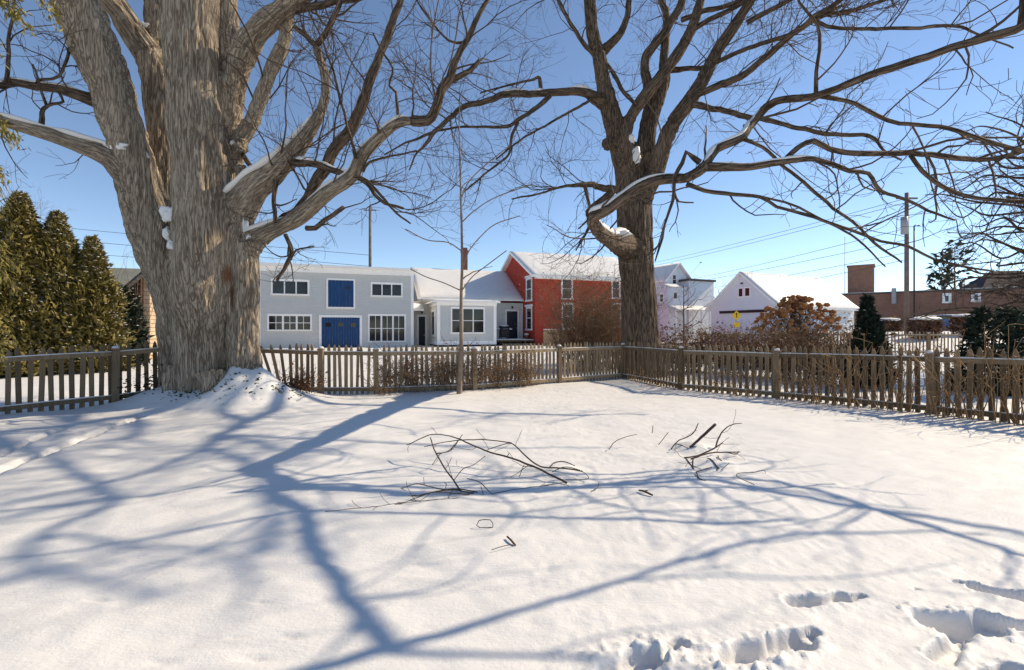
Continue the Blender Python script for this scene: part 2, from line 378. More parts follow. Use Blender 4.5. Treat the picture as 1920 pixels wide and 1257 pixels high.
# ------------------------------------------------------------------ buildings
class House:
    """local x along the front, local -y towards the viewer, z up"""
    def __init__(s, name, label, cat, O, ang, z0=0.0, group=None):
        s.O = np.array(O, float); s.a = ang; s.z0 = z0
        s.t = np.array([math.cos(ang), math.sin(ang)]); s.b = np.array([-math.sin(ang), math.cos(ang)])
        s.e = thing(name, label, cat, (O[0], O[1], z0), group, ang)
    def px(s, x, y, n=0.0):
        """pixel -> (local x, local z) on the plane local y = -n"""
        d = np.array([(x - CX) / FPX, 1.0]); k = (s.O @ s.b - n) / (d @ s.b); p = d * k
        return float((p - s.O) @ s.t), float(EYE + (HY - y) / FPX * k - s.z0)
    def rect(s, x0, y0, x1, y1, n=0.0):
        ym = (y0 + y1) / 2
        a = s.px(x0, ym, n)[0]; b = s.px(x1, ym, n)[0]; xm = (x0 + x1) / 2
        return a, b, s.px(xm, y1, n)[1], s.px(xm, y0, n)[1]
    def part(s, name, mb, mat, parent=None, smooth=False, bevel=0, label=None):
        o = obj(name, mb, mat, parent or s.e, True, smooth, bevel)
        if label: o['label'] = label
        return o
    def window(s, r, cols=2, rows=2, n=0.0, tw=.13, label=None, split=None, name='window'):
        """trim, sash bars and one pane; r = (x0,x1,z0,z1) outside of the trim; n = how far the wall stands out"""
        x0, x1, z0, z1 = r; f = MB(); y = -n
        f.box(x0, x0 + tw, y - .05, y, z0, z1).box(x1 - tw, x1, y - .05, y, z0, z1)
        f.box(x0 + tw, x1 - tw, y - .05, y, z1 - tw, z1).box(x0 - .04, x1 + .04, y - .085, y, z0 - .05, z0 + tw * .55)
        f.box(x0 - .03, x1 + .03, y - .075, y, z1, z1 + .05)
        a0, a1, b0, b1 = x0 + tw, x1 - tw, z0 + tw * .55, z1 - tw
        for c in range(1, cols):
            xm = a0 + (a1 - a0) * c / cols; w = .045 if not split else (.07 if c % split == 0 else .02)
            f.box(xm - w, xm + w, y - .04, y, b0, b1)
        for q in range(1, rows):
            zm = b0 + (b1 - b0) * q / rows; f.box(a0, a1, y - .033, y, zm - .025, zm + .025)
        w = s.part(name, f, M['white'], label=label)
        s.part('pane', MB().box(a0, a1, y - .012, y + .0, b0, b1), M['glass'], w); return w
    def slab(s, name, A, B, C, D, th, mat, nu=14, nv=8, parent=None, seed=0, rough=.05):
        """snow or roof slab on the quad A B C D (local points, A-B the eave, D-C the ridge)"""
        A, B, C, D = [np.array(q, float) for q in (A, B, C, D)]; u = np.linspace(0, 1, nu + 1); v = np.linspace(0, 1, nv + 1)
        U, V = np.meshgrid(u, v); U = U[..., None]; V = V[..., None]
        P = ((A * (1 - U) + B * U) * (1 - V) + (D * (1 - U) + C * U) * V).reshape(-1, 3)
        e = np.minimum(np.minimum(U, 1 - U) * nu * .7, np.minimum(V, 1 - V) * nv * .9 + .35).ravel(); e = np.clip(e, .35, 1)
        T = P.copy(); T[:, 2] += th * e + rough * nz(P * 1.3 + seed * 5, seed)
        n1, m1 = nu + 1, nv + 1; i = (np.arange(nv)[:, None] * n1 + np.arange(nu)[None]).ravel(); N = n1 * m1
        F = [np.stack([i, i + 1, i + n1 + 1, i + n1], 1) + N, np.stack([i, i + n1, i + n1 + 1, i + 1], 1)]
        ring = list(range(nu)) + [nu + k * n1 for k in range(nv)] + [N - 1 - k for k in range(nu)] + [(nv - k) * n1 for k in range(nv)]
        F.append([(ring[k], ring[(k + 1) % len(ring)], ring[(k + 1) % len(ring)] + N, ring[k] + N) for k in range(len(ring))])
        mb = MB(); mb.add(np.concatenate([P, T]), F); return s.part(name, mb, mat, parent, True)

A19 = math.radians(19)
def uv(O, ang, s, q):      # along front, back
    return (O[0] + s * math.cos(ang) - q * math.sin(ang), O[1] + s * math.sin(ang) + q * math.cos(ang))

# --- grey carriage house with the blue doors
H = House('carriage_house', 'two storey grey clapboard carriage house with blue barn doors and white trim', 'house', ((483 - CX) / FPX * 38, 38.0), A19)
x1 = H.px(775, 560)[0]; zt = H.px(483, 493)[1]
H.part('wall', MB().box(0, x1, 0, 8.5, -.3, zt - .2), M['siding'])
tr = MB().box(-.02, .22, -.04, -.002, -.3, zt - .62).box(x1 - .22, x1 + .02, -.04, -.002, -.3, zt - .62)
tr.box(-.05, x1 + .05, -.05, -.002, zt - .62, zt - .2)
H.part('corner_trim', tr, M['white'])
rf = H.part('roof', MB().box(-.25, x1 + .3, -.45, 8.8, zt - .2, zt - .05), M['white'])
H.slab('roof_snow', (-.25, -.45, zt - .05), (x1 + .3, -.45, zt - .05), (x1 + .3, 8.8, zt - .03), (-.25, 8.8, zt - .03), .13, M['snow'], 24, 6, rf, 3, .03)
H.window(H.rect(508, 525, 580, 553), 3, 1, label='wide three-light upper window with white trim')
H.window(H.rect(695, 531, 755, 556), 3, 1)
H.window(H.rect(501, 590, 585, 620), 6, 2, split=2)
H.window(H.rect(690, 590, 761, 641), 6, 2, split=2, label='large three-sash lower window')
def board_door(H, r, name, label, boards, panes=(), n=0.0, tw=.2):
    x0, x1, z0, z1 = r; y = -n
    f = MB().box(x0, x0 + tw, y - .07, y - .002, z0, z1).box(x1 - tw, x1, y - .07, y - .002, z0, z1).box(x0 + tw, x1 - tw, y - .07, y - .002, z1 - tw, z1)
    if name == 'loft_door': f.box(x0 + tw, x1 - tw, y - .07, y - .002, z0, z0 + tw)
    fr = H.part('door_frame', f, M['white'])
    d = MB(); a0, a1 = x0 + tw, x1 - tw; w = (a1 - a0) / boards; zb = z0 + (tw if name == 'loft_door' else 0)
    for k in range(boards): d.box(a0 + k * w + .008, a0 + (k + 1) * w - .008, y - .04, y - .001, zb, z1 - tw)
    dd = H.part(name, d, M['blue'], label=label)
    for (u, v, s) in panes:
        px_, pz = a0 + u * (a1 - a0), zb + v * (z1 - tw - zb)
        g = MB().box(px_ - s, px_ + s, y - .055, y - .041, pz - s * .8, pz + s * .8)
        for q in (-.33, .33): g.box(px_ + q * s - .015, px_ + q * s + .015, y - .065, y - .055, pz - s * .8, pz + s * .8)
        H.part('door_pane', g, M['glass'], dd)
    return dd
board_door(H, H.rect(612, 523, 666, 579), 'loft_door', 'square blue boarded loft door', 7, [(.78, .72, .16)], 0, .13)
r = H.rect(598, 591, 679, 655); board_door(H, (r[0], r[1], -.3, r[3]), 'barn_door', 'wide blue barn door with three small panes', 14, [(.17, .78, .2), (.5, .79, .2), (.83, .78, .2)], 0, .2)
vent = MB().box(x1 * .62, x1 * .62 + .55, 3, 3.5, zt + .02, zt + .3); H.part('roof_vent', vent, M['metal'])

# --- low grey wing with the bay window
BO = ((820 - CX) / FPX * 41.5, 41.5)
W = House('house_wing', 'low grey wing with wide bay window and snowy roof joining the red house', 'house', BO, A19)
bx = W.px(930, 600)[0]; q = 4.2
ze = W.px(870, 566)[1]
W.part('wall', MB().box(-4.5, bx + 4.2, q, q + 10, -.2, 4.15).box(0, bx, 0, q, .35, ze - .1), M['siding'])
W.part('foundation', MB().box(.05, bx - .05, .05, q, -.3, .35), M['black'])
tr = MB().box(-.03, .24, -.05, -.002, .15, ze - .35).box(bx - .24, bx + .03, -.05, -.002, .15, ze - .35)
tr.box(-.06, bx + .06, -.06, -.002, ze - .35, ze - .08).box(.24, bx - .24, -.045, -.002, .15, .48)
tr.box(-.05, -.002, .002, q, ze - .35, ze - .08).box(-.045, -.002, .002, q, .15, .48)
W.part('corner_trim', tr, M['white'])
br = W.part('bay_roof', MB().box(-.4, bx + .3, -.4, q - .02, ze - .08, ze + .04), M['white'])
W.slab('roof_snow', (-.38, -.38, ze + .04), (bx + .28, -.38, ze + .04), (bx + .28, q - .05, ze + .3), (-.38, q - .05, ze + .3), .12, M['snow'], 12, 5, br, 5, .03)
W.window(W.rect(845, 577, 909, 625), 3, 2, label='wide three-light bay window')
# narrow side window of the bay (its left face)
sw = MB().box(-.05, -.001, 1.0, 2.9, W.px(822, 632)[1], W.px(822, 580)[1]); w_ = W.part('side_window', sw, M['white'])
W.part('pane', MB().box(-.062, -.051, 1.35, 2.55, W.px(822, 628)[1], W.px(822, 584)[1]), M['glass'], w_)
# main roof
ey = q - .45; z_e = W.px(870, 560, -ey)[1]; ry = q + 5.3; z_r = 7.9
ex0, ex1 = -1.15, bx + 4.15
rm = MB().prism([(ey, z_e - .15), (ey, z_e), (ry, z_r), (2 * ry - ey, z_e), (2 * ry - ey, z_e - .15), (ry, z_r - .15)], 0, 1)
V = rm.v[0].copy(); rm.v[0] = np.stack([ex0 + (ex1 - ex0) * V[:, 1], V[:, 0], V[:, 2]], 1)
rf = W.part('roof', rm, M['white'])
W.slab('roof_snow', (ex0, ey, z_e), (ex1, ey, z_e), (ex1, ry, z_r), (ex0, ry, z_r), .16, M['snow'], 26, 12, rf, 2, .035)
gm = MB().prism([(q, 4.1), (ry, z_r - .3), (2 * ry - q, 4.1)], 0, 1); V = gm.v[0].copy(); gm.v[0] = np.stack([ex0 + .35 + .2 * V[:, 1], V[:, 0], V[:, 2]], 1)
W.part('gable', gm, M['siding'])
W.slab('porch_snow', (-4.2, q - 1.6, 3.35), (-.75, q - 1.6, 3.35), (-.75, q - .01, 4.0), (-4.2, q - .01, 4.0), .18, M['snow'], 8, 4, None, 9, .03)
W.part('porch_roof', MB().box(-4.2, -.75, q - 1.6, q - .02, 3.2, 3.34), M['white'])
def glass_door(Hs, r, n, lab):
    x0, x1, z0, z1 = r; y = -n
    f = MB().box(x0 - .16, x0, y - .05, y - .002, z0, z1 + .16).box(x1, x1 + .16, y - .05, y - .002, z0, z1 + .16).box(x0, x1, y - .05, y - .002, z1, z1 + .16)
    Hs.part('door_frame', f, M['white'])
    d = MB().box(x0, x1, y - .03, y - .001, z0, z1)
    d.box(x0, x0 + .14, y - .045, y - .03, z0, z1).box(x1 - .14, x1, y - .045, y - .03, z0, z1).box(x0 + .14, x1 - .14, y - .045, y - .03, z0 + .9, z0 + 1.05)
    dd = Hs.part('door', d, M['dark'], label=lab)
    Hs.part('handle', MB().box(x1 - .12, x1 - .06, y - .09, y - .045, z0 + 1.0, z0 + 1.15), M['metal'], dd)
    lm = MB(); xm = (x0 + x1) / 2; lm.box(xm - .09, xm + .09, y - .2, y - .002, z1 + .42, z1 + .48).box(xm - .07, xm + .07, y - .18, y - .05, z1 + .28, z1 + .42)
    Hs.part('wall_lamp', lm, M['black'])
r = W.rect(785, 594, 797, 652, -q); glass_door(W, (r[0], r[1], -.1, r[3]), -q, 'dark door in the recess beside the carriage house')
r = W.rect(950, 584, 970, 634, -q); glass_door(W, (r[0], r[1], .55, r[3]), -q, 'dark back door on the deck')
dk = MB().box(bx + .05, bx + 4.0, q - 3.4, q - .01, .38, .52)
for k in range(6): dk.box(bx + .1 + k * .75, bx + .2 + k * .75, q - 3.3, q - 3.2, -.2, .38)
dko = W.part('deck', dk, M['fencedark'])
W.slab('deck_snow', (bx + .05, q - 3.4, .52), (bx + 4.0, q - 3.4, .52), (bx + 4.0, q - .1, .52), (bx + .05, q - .1, .52), .09, M['snow'], 12, 8, dko, 7, .03)
W.part('deck_step', MB().box(bx + .8, bx + 4.0, q - 3.9, q - 3.42, -.1, .2), M['fencedark'])
W.part('corner_post', MB().box(bx + 4.02, bx + 4.16, q - .16, q - .002, .5, 4.1), M['white'])
cx0 = W.px(871, 490, -ry - .3)[0]; ct = W.px(871, 465, -ry - .3)[1]
ch = MB().box(cx0 - .3, cx0 + .3, ry + .1, ry + .7, z_r - .6, ct - .5).box(cx0 - .36, cx0 + .36, ry + .04, ry + .76, ct - .5, ct - .25).box(cx0 - .28, cx0 + .28, ry + .12, ry + .68, ct - .25, ct)
W.part('chimney', ch, M['chimney'])

# --- red brick house
RP = uv(BO, A19, 0, q); RO = uv(RP, A19, 9.3 + .06, -3.5)
R = House('red_house', 'red painted brick house with snowy gable roof and white window trim', 'house', RO, A19)
dep, L = 11.8, 11.5; zE = R.px(1008, 512)[1]; zA = zE + 2.85
R.part('wall', MB().box(0, L, 0, dep, -.3, zE - .02), M['redbrick'])
gm = MB().prism([(0, zE - .02), (dep, zE - .02), (dep / 2, zA - .25)], 0, 1); V = gm.v[0].copy(); gm.v[0] = np.stack([L * V[:, 1], V[:, 0], V[:, 2]], 1)
R.part('gable', gm, M['redbrick'])
ov = .5; sl = (zA - zE) / (dep / 2)
rm = MB().prism([(-ov, zE - ov * sl - .22), (-ov, zE - ov * sl), (dep / 2, zA), (dep + ov, zE - ov * sl), (dep + ov, zE - ov * sl - .22), (dep / 2, zA - .22)], 0, 1)
V = rm.v[0].copy(); rm.v[0] = np.stack([-ov + (L + 2 * ov) * V[:, 1], V[:, 0], V[:, 2]], 1); rf = R.part('roof', rm, M['white'])
for (y0, yr, sd) in ((-ov, dep / 2, 1), (dep + ov, dep / 2, 2)):
    R.slab('roof_snow', (-ov, y0, zE - ov * sl), (L + ov, y0, zE - ov * sl), (L + ov, yr, zA), (-ov, yr, zA), .17, M['snow'], 24, 10, rf, sd, .04)
R.part('cornice', MB().box(-.05, L, -.12, -.002, zE - .55, zE - .26), M['white'])
R.window(R.rect(1052, 521, 1074, 561), 1, 2, tw=.16)
R.window(R.rect(1053, 569, 1076, 616), 1, 2, tw=.16)
R.window(R.rect(1146, 569, 1164, 614), 1, 2, tw=.16); R.window(R.rect(1146, 522, 1163, 560), 1, 2, tw=.16)
for (za, zb) in ((R.px(1003, 562)[1], R.px(1003, 518)[1]), (R.px(1003, 618)[1], R.px(1003, 574)[1])):
    f = MB(); y0, y1 = .7, 2.3; tw = .2
    f.box(-.06, -.002, y0, y0 + tw, za, zb).box(-.06, -.002, y1 - tw, y1, za, zb).box(-.07, -.002, y0 + tw, y1 - tw, zb - tw, zb).box(-.12, -.002, y0 - .05, y1 + .05, za - .1, za + .06)
    f.box(-.05, -.002, y0 + tw, y1 - tw, (za + zb) / 2 - .04, (za + zb) / 2 + .04).box(-.14, -.002, y0 - .12, y1 + .12, zb, zb + .2)
    w_ = R.part('window', f, M['white']); R.part('pane', MB().box(-.016, -.002, y0 + tw, y1 - tw, za + .06, zb - tw), M['glass'], w_)

# --- white house far behind the second maple
WH = House('white_house', 'pale two storey white house with steep gable behind the second maple', 'house', uv(((1271 - CX) / FPX * 62, 62), math.radians(25), -2.0, 0), math.radians(25), .3)
za = WH.px(1271, 493)[1]; z1 = WH.px(1250, 524)[1]
WH.part('wall', MB().box(0, 4, 0, 9, -.5, z1), M['whitesiding'])
WH.part('gable', MB().prism([(0, z1), (4, z1), (2, za - .2)], 0, 9), M['whitesiding'])
rf = WH.part('roof', MB().prism([(-.4, z1 - .35), (-.4, z1 - .2), (2, za), (4.4, z1 - .2), (4.4, z1 - .35), (2, za - .15)], -.4, 9.3), M['white'])
WH.slab('roof_snow', (-.4, 9.3, z1 - .2), (-.4, -.4, z1 - .2), (2, -.4, za), (2, 9.3, za), .12, M['snow'], 14, 6, rf, 1)
WH.slab('roof_snow', (4.4, -.4, z1 - .2), (4.4, 9.3, z1 - .2), (2, 9.3, za), (2, -.4, za), .12, M['snow'], 14, 6, rf, 2)
WH.part('side_wing', MB().box(2.3, 6.6, -1.6, 5, -.5, WH.px(1300, 527, 1.6)[1]), M['whitesiding'])
zz = WH.px(1300, 527, 1.6)[1]; wr = WH.part('wing_roof', MB().box(2.1, 6.8, -1.8, 5.2, zz + .002, zz + .25), M['shingle'])
WH.part('front_wing', MB().box(-1.0, 2.28, -1.4, -.002, -.5, WH.px(1255, 538, 1.4)[1]), M['whitesiding'])
zz = WH.px(1255, 538, 1.4)[1]; WH.slab('wing_snow', (-1.2, -1.6, zz), (2.28, -1.6, zz), (2.28, -.01, zz + .5), (-1.2, -.01, zz + .5), .15, M['snow'], 6, 3, None, 4)
zz = WH.px(1255, 578, 3.2)[1]; WH.slab('porch_snow', (-1.4, -3.2, zz - .15), (4.5, -3.2, zz - .15), (4.5, -1.62, zz + .4), (-1.4, -1.62, zz + .4), .15, M['snow'], 8, 3, None, 6)
pp = MB()
for k in range(5): pp.box(-1.3 + k * 1.38, -1.14 + k * 1.38, -3.1, -2.95, -.5, zz - .16)
WH.part('porch_posts', pp, M['white'])
WH.window(WH.rect(1260, 515, 1268, 533), 1, 2, 0, .09); WH.window(WH.rect(1262, 548, 1270, 561, 1.4), 1, 1, 1.4, .09); WH.window(WH.rect(1236, 551, 1244, 567, 1.4), 1, 2, 1.4, .09)

# --- white garage
AG = math.atan2(-.886, .464)
GO = np.array([(1391 - CX) / FPX * 52, 52.0]); tt = np.array([.464, -.886])
G = House('garage', 'white gabled garage with two small windows and wide snowy roof', 'garage', tuple(GO - 4 * tt), AG, .5)
za = G.px(1391, 511)[1]; zE = G.px(1331, 574)[1]; LG = 14
G.part('wall', MB().box(0, 8, 0, LG, -.8, zE), M['whitesiding'])
G.part('gable', MB().prism([(0, zE), (8, zE), (4, za - .2)], 0, LG), M['whitesiding'])
sl = (za - zE) / 4
rf = G.part('roof', MB().prism([(-.5, zE - .5 * sl - .18), (-.5, zE - .5 * sl), (4, za), (8.5, zE - .5 * sl), (8.5, zE - .5 * sl - .18), (4, za - .18)], -.45, LG + .4), M['white'])
G.slab('roof_snow', (8.5, -.45, zE - .5 * sl), (8.5, LG + .4, zE - .5 * sl), (4, LG + .4, za), (4, -.45, za), .18, M['snow'], 20, 9, rf, 1)
G.slab('roof_snow', (-.5, LG + .4, zE - .5 * sl), (-.5, -.45, zE - .5 * sl), (4, -.45, za), (4, LG + .4, za), .18, M['snow'], 20, 9, rf, 2)
G.window(G.rect(1384, 540, 1394, 557), 1, 1, 0, .09); G.window(G.rect(1396, 539, 1407, 556), 1, 1, 0, .09)
a = G.rect(1350, 582, 1438, 587); G.part('door_track', MB().box(a[0], min(a[1], 7.8), -.12, -.002, a[2], a[3]), M['black'])
G.part('vent', MB().box(3.85, 4.15, -.06, -.002, za - 1.25, za - 1.1), M['black'])

# --- long brown brick building at the right with its tower
BA = np.array([(1572 - CX) / FPX * 70, 70.0]); BB = np.array([(1925 - CX) / FPX * 58.3, 58.3]); ab = math.atan2(*(BB - BA)[::-1])
K = House('brick_building', 'long low brown brick building with snow along the flat roof edge', 'building', tuple(BA), ab, .8)
Lk = float(np.linalg.norm(BB - BA)) + 14; zk = K.px(1577, 554)[1]
K.part('wall', MB().box(0, Lk, 0, 16, -1.5, zk), M['brownbrick'])
rf = K.part('roof', MB().box(-.15, Lk + .15, -.15, 16.2, zk + .002, zk + .22), M['shingle'])
K.slab('roof_snow', (-.15, -.15, zk + .22), (Lk, -.15, zk + .22), (Lk, 16, zk + .22), (-.15, 16, zk + .22), .16, M['snow'], 20, 6, rf, 3, .03)
K.window(K.rect(1767, 551, 1784, 568), 1, 1, 0, .28); K.window(K.rect(1821, 548, 1839, 566), 1, 1, 0, .28)
K.part('vent_pipe', MB().tube([(K.px(1676, 570)[0], -.3, K.px(1676, 570)[1]), (K.px(1676, 570)[0], -.3, K.px(1676, 541)[1])], .28, 10), M['metal'])
a = K.rect(1590, 501, 1639, 556, -8)
tw = MB().box(a[0], a[1], 7, 7 + (a[1] - a[0]), zk + .25, a[3]).box(a[0] - .12, a[1] + .12, 6.88, 7.12 + a[1] - a[0], a[3], a[3] + .25)
K.part('tower', tw, M['brownbrick'])
fp = K.px(1588, 500, -7)[0]; K.part('flagpole', MB().tube([(fp - .25, 6.6, zk), (fp - .25, 6.6, zk + 9.5)], .07, 6), M['white'])

# --- dark roofed house at the far right and stone house + grey roof at the far left
D_ = House('dark_roofed_house', 'house with dark hipped roof rising behind the brick building', 'house', ((1838 - CX) / FPX * 82, 82.0), math.radians(-15), .8)
zt = D_.px(1880, 503)[1]; zb = D_.px(1845, 548)[1]
D_.part('wall', MB().box(.6, 12, .6, 9, -1, zb), M['brownwall'])
mb = MB(); mb.add([(0, 0, zb), (12.6, 0, zb), (12.6, 9.6, zb), (0, 9.6, zb), (4.2, 4.8, zt), (8.2, 4.8, zt)], [[(0, 1, 5, 4), (2, 3, 4, 5)], [(1, 2, 5), (3, 0, 4)], [(3, 2, 1, 0)]])
D_.part('roof', mb, M['slate'])

SO = ((270 - CX) / FPX * 24, 24.0)
S = House('stone_house', 'tan stone house with brown front wall and lean-to roof behind the big maple', 'house', uv(SO, A19, -4.2, 0), A19)
zl, zr = S.px(228, 556)[1], S.px(270, 521)[1]; xl = S.px(228, 560)[0]
S.part('wall', MB().prism([(xl, -.3), (4.18, -.3), (4.18, zr), (xl, zl)], 0, .25), M['brownwall'])
S.part('side_wall', MB().box(4.182, 4.45, -.02, 9, -.3, zr - .05), M['tanstone'])
S.part('back_wall', MB().box(xl, 4.18, 8.7, 9, -.3, zl), M['brownwall'])
n0 = .6; k = (zr - zl) / (4.18 - xl)
S.part('roof', MB().prism([(xl - n0, zl - n0 * k), (4.8, zr + .62 * k), (4.8, zr + .62 * k + .14), (xl - n0, zl - n0 * k + .14)], -.6, 9.4), M['shingle'])
S.part('downspout', MB().tube([(4.1, -.09, -.2), (4.1, -.09, zr)], .06, 8), M['brownwall'])
S.part('shutter', MB().box(4.452, 4.5, 1.0, 1.9, .6, 2.0), plain('teal_paint', (.05, .17, .19), .6))
GH = House('grey_roofed_house', 'far house with broad grey roof beyond the evergreens at left', 'house', ((150 - CX) / FPX * 44, 44.0), A19)
zt = GH.px(230, 504, -5)[1]; zb = 3.6
GH.part('wall', MB().box(0, 9.5, 0, 9, -.3, zb), M['brownwall'])
rm = MB().prism([(-.5, zb - .2), (4.5, zt), (9.5, zb - .2), (9.5, zb - .4), (4.5, zt - .2), (-.5, zb - .4)], 0, 1)
V = rm.v[0].copy(); rm.v[0] = np.stack([-.5 + 9.4 * V[:, 1], V[:, 0], V[:, 2]], 1)
GH.part('roof', rm, plain('grey_shingle', (.20, .20, .17), .9, .15, 2))
GH.part('dormer', MB().box(6.6, 7.6, 1.6, 3.0, 4.4, 5.3), M['white'])

# ------------------------------------------------------------------ picket fences
def picket_mesh(h, w, th, mat, seed, sharp=.11):
    r = random.Random(seed); b = w / 2; o = r.uniform(-.006, .006)
    p = [(-b, -.12), (b, -.12), (b, h - sharp), (b * .72, h - sharp * .5), (o + .006, h), (o - .006, h), (-b * .72, h - sharp * .5), (-b, h - sharp)]
    me = MB().prism(p, -th / 2, th / 2).mesh('picket', False); me.materials.append(mat); return me
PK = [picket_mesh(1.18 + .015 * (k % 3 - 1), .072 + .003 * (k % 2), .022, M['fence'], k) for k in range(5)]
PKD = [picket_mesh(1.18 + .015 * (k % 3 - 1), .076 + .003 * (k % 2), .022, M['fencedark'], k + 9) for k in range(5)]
def fence(name, label, pts, pks, mat, pitch, posts=True, h=1.18, viewer=-1, lean=None, skip_first_post=False, sc=1.0, psize=.062):
    """pts: post positions; the rails sit on the viewer's side"""
    c = pts[0]; F = thing(name, label, 'fence', (c[0], c[1], gz(*c)), None)
    rr = random.Random(len(label)); k = 0
    for i in range(len(pts) - 1):
        a = np.array(pts[i], float); b = np.array(pts[i + 1], float); L = np.linalg.norm(b - a); t = (b - a) / L; n = np.array([t[1], -t[0]])
        if n @ -(a + b) < 0: n = -n
        ang = math.atan2(t[1], t[0]); za, zb_ = gz(*a), gz(*b); cnt = int(L / pitch + .5)
        for z, nm in ((h - .2, 'rail'), (.10, 'rail')):
            P = [np.array([*(a + n * .045), za + z]), np.array([*(b + n * .045), zb_ + z])]
            mb = MB(); m = 10; Q = np.array([P[0] + (P[1] - P[0]) * q / m for q in range(m + 1)]); Q[:, 2] += .008 * np.sin(np.linspace(0, 3.1, m + 1) * 1.0) - .01 * rr.random()
            hh = .042; V = []
            for q in Q: V += [q + np.array([*(n * .02), -hh]), q + np.array([*(n * .02), hh]), q + np.array([*(-n * .02), hh]), q + np.array([*(-n * .02), -hh])]
            I = []
            for q in range(m): I += [(q * 4 + j, q * 4 + (j + 1) % 4, q * 4 + 4 + (j + 1) % 4, q * 4 + 4 + j) for j in range(4)]
            mb.add(V, [I + [(0, 1, 2, 3), (m * 4 + 3, m * 4 + 2, m * 4 + 1, m * 4)]]); ra = obj(nm, mb, mat, F, smooth=False)
            sm = MB(); mm = int(L / .07); U = np.linspace(.01, .99, mm); S = np.stack([np.interp(U, np.linspace(0, 1, m + 1), Q[:, j]) for j in range(3)], 1)
            S[:, 2] += hh + .004; w = .016 + .007 * nz(S * 6, 4)
            sm.tube(S, np.clip(w, .006, .03), 6); obj('snow', sm, M['snow'], ra)
        for j in range(cnt):
            u = (j + .5) / cnt; p = a + (b - a) * u
            if posts and (np.linalg.norm(p - a) < .07 or np.linalg.norm(p - b) < .07): continue
            o = bpy.data.objects.new('picket', rr.choice(pks)); COL.objects.link(o); o.parent = F
            o.location = (p[0] - c[0], p[1] - c[1], za + (zb_ - za) * u - gz(*c) + .025 * rr.random())
            ln = lean(p) if lean else 0.0
            o.rotation_euler = (rr.gauss(0, .01), ln + rr.gauss(0, .014), ang + rr.gauss(0, .02)); o.scale = (rr.uniform(.9, 1.1), 1, sc)
            k += 1
    if posts:
        for i, p in enumerate(pts):
            if skip_first_post and i == 0: continue
            p = np.array(p); z = gz(*p); n = -p / np.linalg.norm(p); c2 = p + n * .07; s_ = psize; t2 = np.array(pts[min(i + 1, len(pts) - 1)]) - np.array(pts[max(i - 1, 0)])
            ang = math.atan2(t2[1], t2[0])
            me = MB().box(-s_, s_, -s_, s_, -.3, h - .12).box(-s_ - .012, s_ + .012, -s_ - .012, s_ + .012, h - .12, h - .09)
            o = obj('post', me, mat, F, True, False, .006); o.location = (c2[0] - c[0], c2[1] - c[1], z - gz(*c)); o.rotation_euler = (rr.gauss(0, .012), rr.gauss(0, .012), ang)
            cp = MB().blob((0, 0, h - .075), (s_ * 1.05, s_ * 1.05, .04), i + 3, 2, .15); obj('snow', cp, M['snow'], o, True)
    return F
CORNER = (3.62, 15.7)
fence('picket_fence', 'weathered picket fence along the back of the yard, from big maple to corner', [(-6.35, 11.75), (-4.62, 11.6), (-3.35, 11.85), (-1.0, 12.8), (1.41, 14.3), CORNER], PK, M['fence'], .134, lean=lambda p: -.40 * float(sst(-5.15, -6.0, p[0])), skip_first_post=True)
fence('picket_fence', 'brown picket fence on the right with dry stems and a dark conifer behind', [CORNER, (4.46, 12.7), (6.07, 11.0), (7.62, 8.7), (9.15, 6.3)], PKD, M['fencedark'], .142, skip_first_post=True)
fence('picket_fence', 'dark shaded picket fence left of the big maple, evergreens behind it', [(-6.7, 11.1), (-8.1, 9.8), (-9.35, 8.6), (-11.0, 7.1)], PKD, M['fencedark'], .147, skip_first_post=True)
fence('picket_fence', 'distant thin picket fence beyond the side yard, in front of the snowy hedges', [(12.4, 31.5), (16.8, 30.9), (21.2, 30.2), (25.6, 29.5), (30, 28.8)], PK, M['fence'], .19, h=1.35, sc=1.15)
a = at(1019, 650, 43); b = at(1066, 650, 43.6)
F = thing('board_fence', 'short grey board fence standing against the red house', 'fence', (a[0], a[1], 0))
mb = MB()
for k in range(14):
    u = k / 14; p = a + (b - a) * u; mb.box(p[0], p[0] + .14, p[1], p[1] + .03, -.1, 1.45 + .05 * random.random())
obj('boards', mb, M['fence'], F, smooth=False); obj('rail', MB().box(a[0], b[0], a[1] + .06, a[1] + .12, 1.1, 1.2), M['fence'], F, smooth=False)
obj('snow', MB().tube(np.array([[a[0] + (b[0] - a[0]) * t, a[1] + .01, 1.5] for t in np.linspace(0, 1, 12)]), .045, 6), M['snow'], F)

# ------------------------------------------------------------------ trees: limbs traced as centre lines with their own distance, then grown
def limb(txt):
    """'x,y,w[,D] ...' -> array (n,4) of world position and radius; D is interpolated where left out"""
    A = [list(map(float, q.split(','))) for q in txt.split()]
    idx = [i for i, q in enumerate(A) if len(q) == 4]; Ds = np.interp(range(len(A)), idx, [A[i][3] for i in idx])
    return np.array([[*at(q[0], q[1], D), q[2] / 2 * D / FPX] for q, D in zip(A, Ds)])

